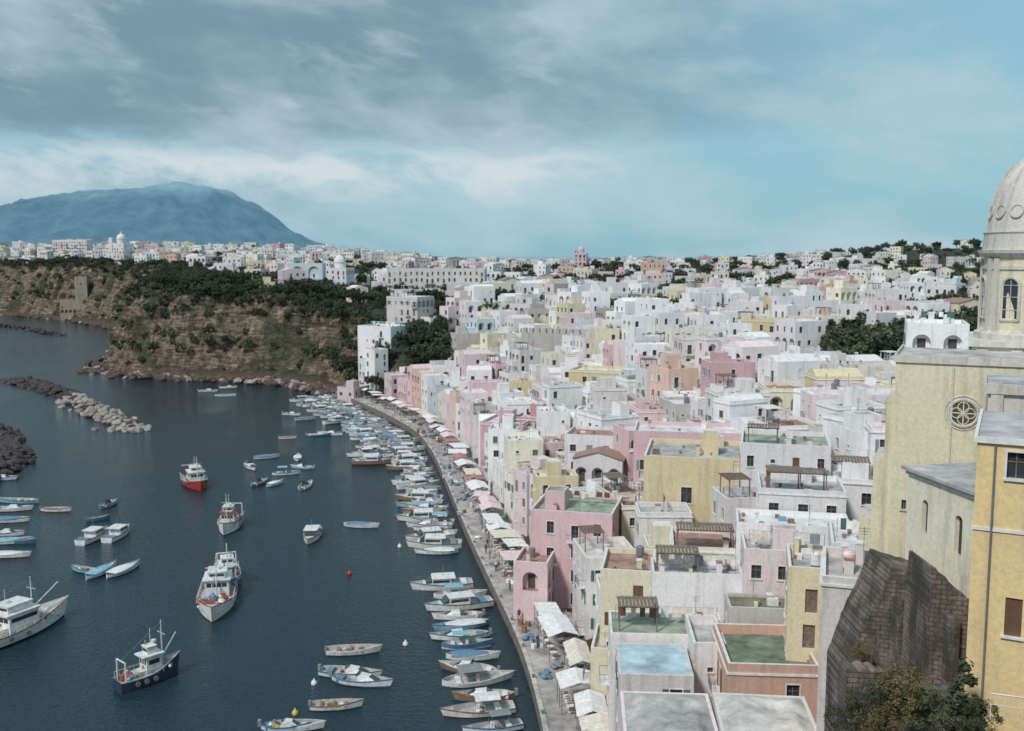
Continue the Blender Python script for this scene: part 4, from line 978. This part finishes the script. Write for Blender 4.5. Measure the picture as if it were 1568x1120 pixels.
# ------------------------------------------------------------ sky and sun
w=bpy.data.worlds.new('World'); S.world=w; w.use_nodes=True; nt=w.node_tree; nt.nodes.clear(); L=nt.links.new
SUN_EL=rad(46); SUN_AZ=rad(218)
sky=N(nt,'ShaderNodeTexSky',sky_type='NISHITA'); sky.sun_disc=False; sky.sun_elevation=SUN_EL; sky.sun_rotation=SUN_AZ; sky.dust_density=1.5; sky.air_density=1.0
tc=N(nt,'ShaderNodeTexCoord'); sx=N(nt,'ShaderNodeSeparateXYZ'); L(tc.outputs['Generated'],sx.inputs[0])
def mth(op,a,b_=None):
    n_=N(nt,'ShaderNodeMath',operation=op)
    for i,v in enumerate((a,b_)):
        if v is None: continue
        if hasattr(v,'links'): L(v,n_.inputs[i])
        else: n_.inputs[i].default_value=v
    return n_.outputs[0]
az=mth('ARCTAN2',sx.outputs[0],sx.outputs[1]); el=mth('ARCSINE',sx.outputs[2])
cb=N(nt,'ShaderNodeCombineXYZ'); L(mth('ADD',az,mth('MULTIPLY',el,.7)),cb.inputs[0]); L(mth('MULTIPLY',el,2.3),cb.inputs[1])
wn=N(nt,'ShaderNodeTexNoise',i_Scale=5,i_Detail=3); L(cb.outputs[0],wn.inputs['Vector'])
wa=N(nt,'ShaderNodeVectorMath',operation='MULTIPLY_ADD'); L(wn.outputs['Color'],wa.inputs[0]); wa.inputs[1].default_value=(.12,.12,.12); L(cb.outputs[0],wa.inputs[2]); cv=wa.outputs[0]
nA=noise(nt,cv,4.0,8,.55); nB=noise(nt,cv,10,9,.62); nC=noise(nt,cv,1.9,4,.5)
def sstep(x,a,b_): 
    mr=N(nt,'ShaderNodeMapRange',interpolation_type='SMOOTHSTEP'); L(x,mr.inputs[0]); mr.inputs[1].default_value=a; mr.inputs[2].default_value=b_; return mr.outputs[0]
elw=mth('ADD',el,mth('MULTIPLY',mth('SUBTRACT',nB,.5),.06)); elw=mth('ADD',elw,mth('MULTIPLY',mth('SUBTRACT',nA,.5),.05))
elw=mth('ADD',elw,mth('MULTIPLY',az,-.02))
clear=mixc(nt,1,sky.outputs[0],(.62,1.06,1.12),'MULTIPLY')
clear=mixc(nt,.84,clear,(3.4,6.0,7.2))
veil=mth('MULTIPLY',sstep(nA,.38,.66),.8); col=mixc(nt,veil,clear,(5.2,6.9,7.6))
deck=mth('MULTIPLY',sstep(elw,.098,.130),sstep(az,.50,-.12))
dcol=mixc(nt,sstep(nA,.38,.68),(2.0,3.2,4.1),(4.6,6.1,7.0)); dcol=mixc(nt,mth('MULTIPLY',sstep(nB,.52,.74),.5),dcol,(6.4,7.4,8.0)); col=mixc(nt,mth('MULTIPLY',deck,.9),col,dcol)
band=mth('MULTIPLY',mth('MULTIPLY',sstep(elw,.050,.090),sstep(elw,.118,.098)),sstep(az,.20,-.02))
band=mth('MULTIPLY',band,sstep(az,-.75,-.30))
col=mixc(nt,mth('MULTIPLY',band,sstep(nB,.34,.58)),col,(7.0,7.9,8.4))
low=mth('MULTIPLY',sstep(elw,.100,.06),sstep(az,-.05,-.36)); col=mixc(nt,mth('MULTIPLY',low,.75),col,mixc(nt,sstep(nB,.35,.65),(2.9,4.5,5.5),(4.9,6.5,7.2)))
bg=N(nt,'ShaderNodeBackground'); L(col,bg.inputs[0]); bg.inputs[1].default_value=.09
out=N(nt,'ShaderNodeOutputWorld'); L(bg.outputs[0],out.inputs[0])
sl=bpy.data.lights.new('sun','SUN'); sl.energy=2.75; sl.angle=rad(9); sl.color=(1,.945,.91)
so=bpy.data.objects.new('sun',sl); S.collection.objects.link(so)
sd=Vector((math.sin(SUN_AZ)*math.cos(SUN_EL),math.cos(SUN_AZ)*math.cos(SUN_EL),math.sin(SUN_EL)))
so.rotation_euler=sd.to_track_quat('Z','Y').to_euler()
cam=bpy.data.cameras.new('camera'); co=bpy.data.objects.new('camera',cam); S.collection.objects.link(co)
cam.sensor_width=36; cam.lens=36*F/1568; cam.clip_end=70000; cam.clip_start=.5
cam.dof.use_dof=True; cam.dof.focus_distance=48; cam.dof.aperture_fstop=.7
co.location=(0,0,CAMZ); co.rotation_euler=(math.pi/2-P0,0,0); S.camera=co
S.view_settings.view_transform='Standard'; S.view_settings.look='None'; S.view_settings.exposure=0
print('houses',cnt,len(bpy.data.objects))
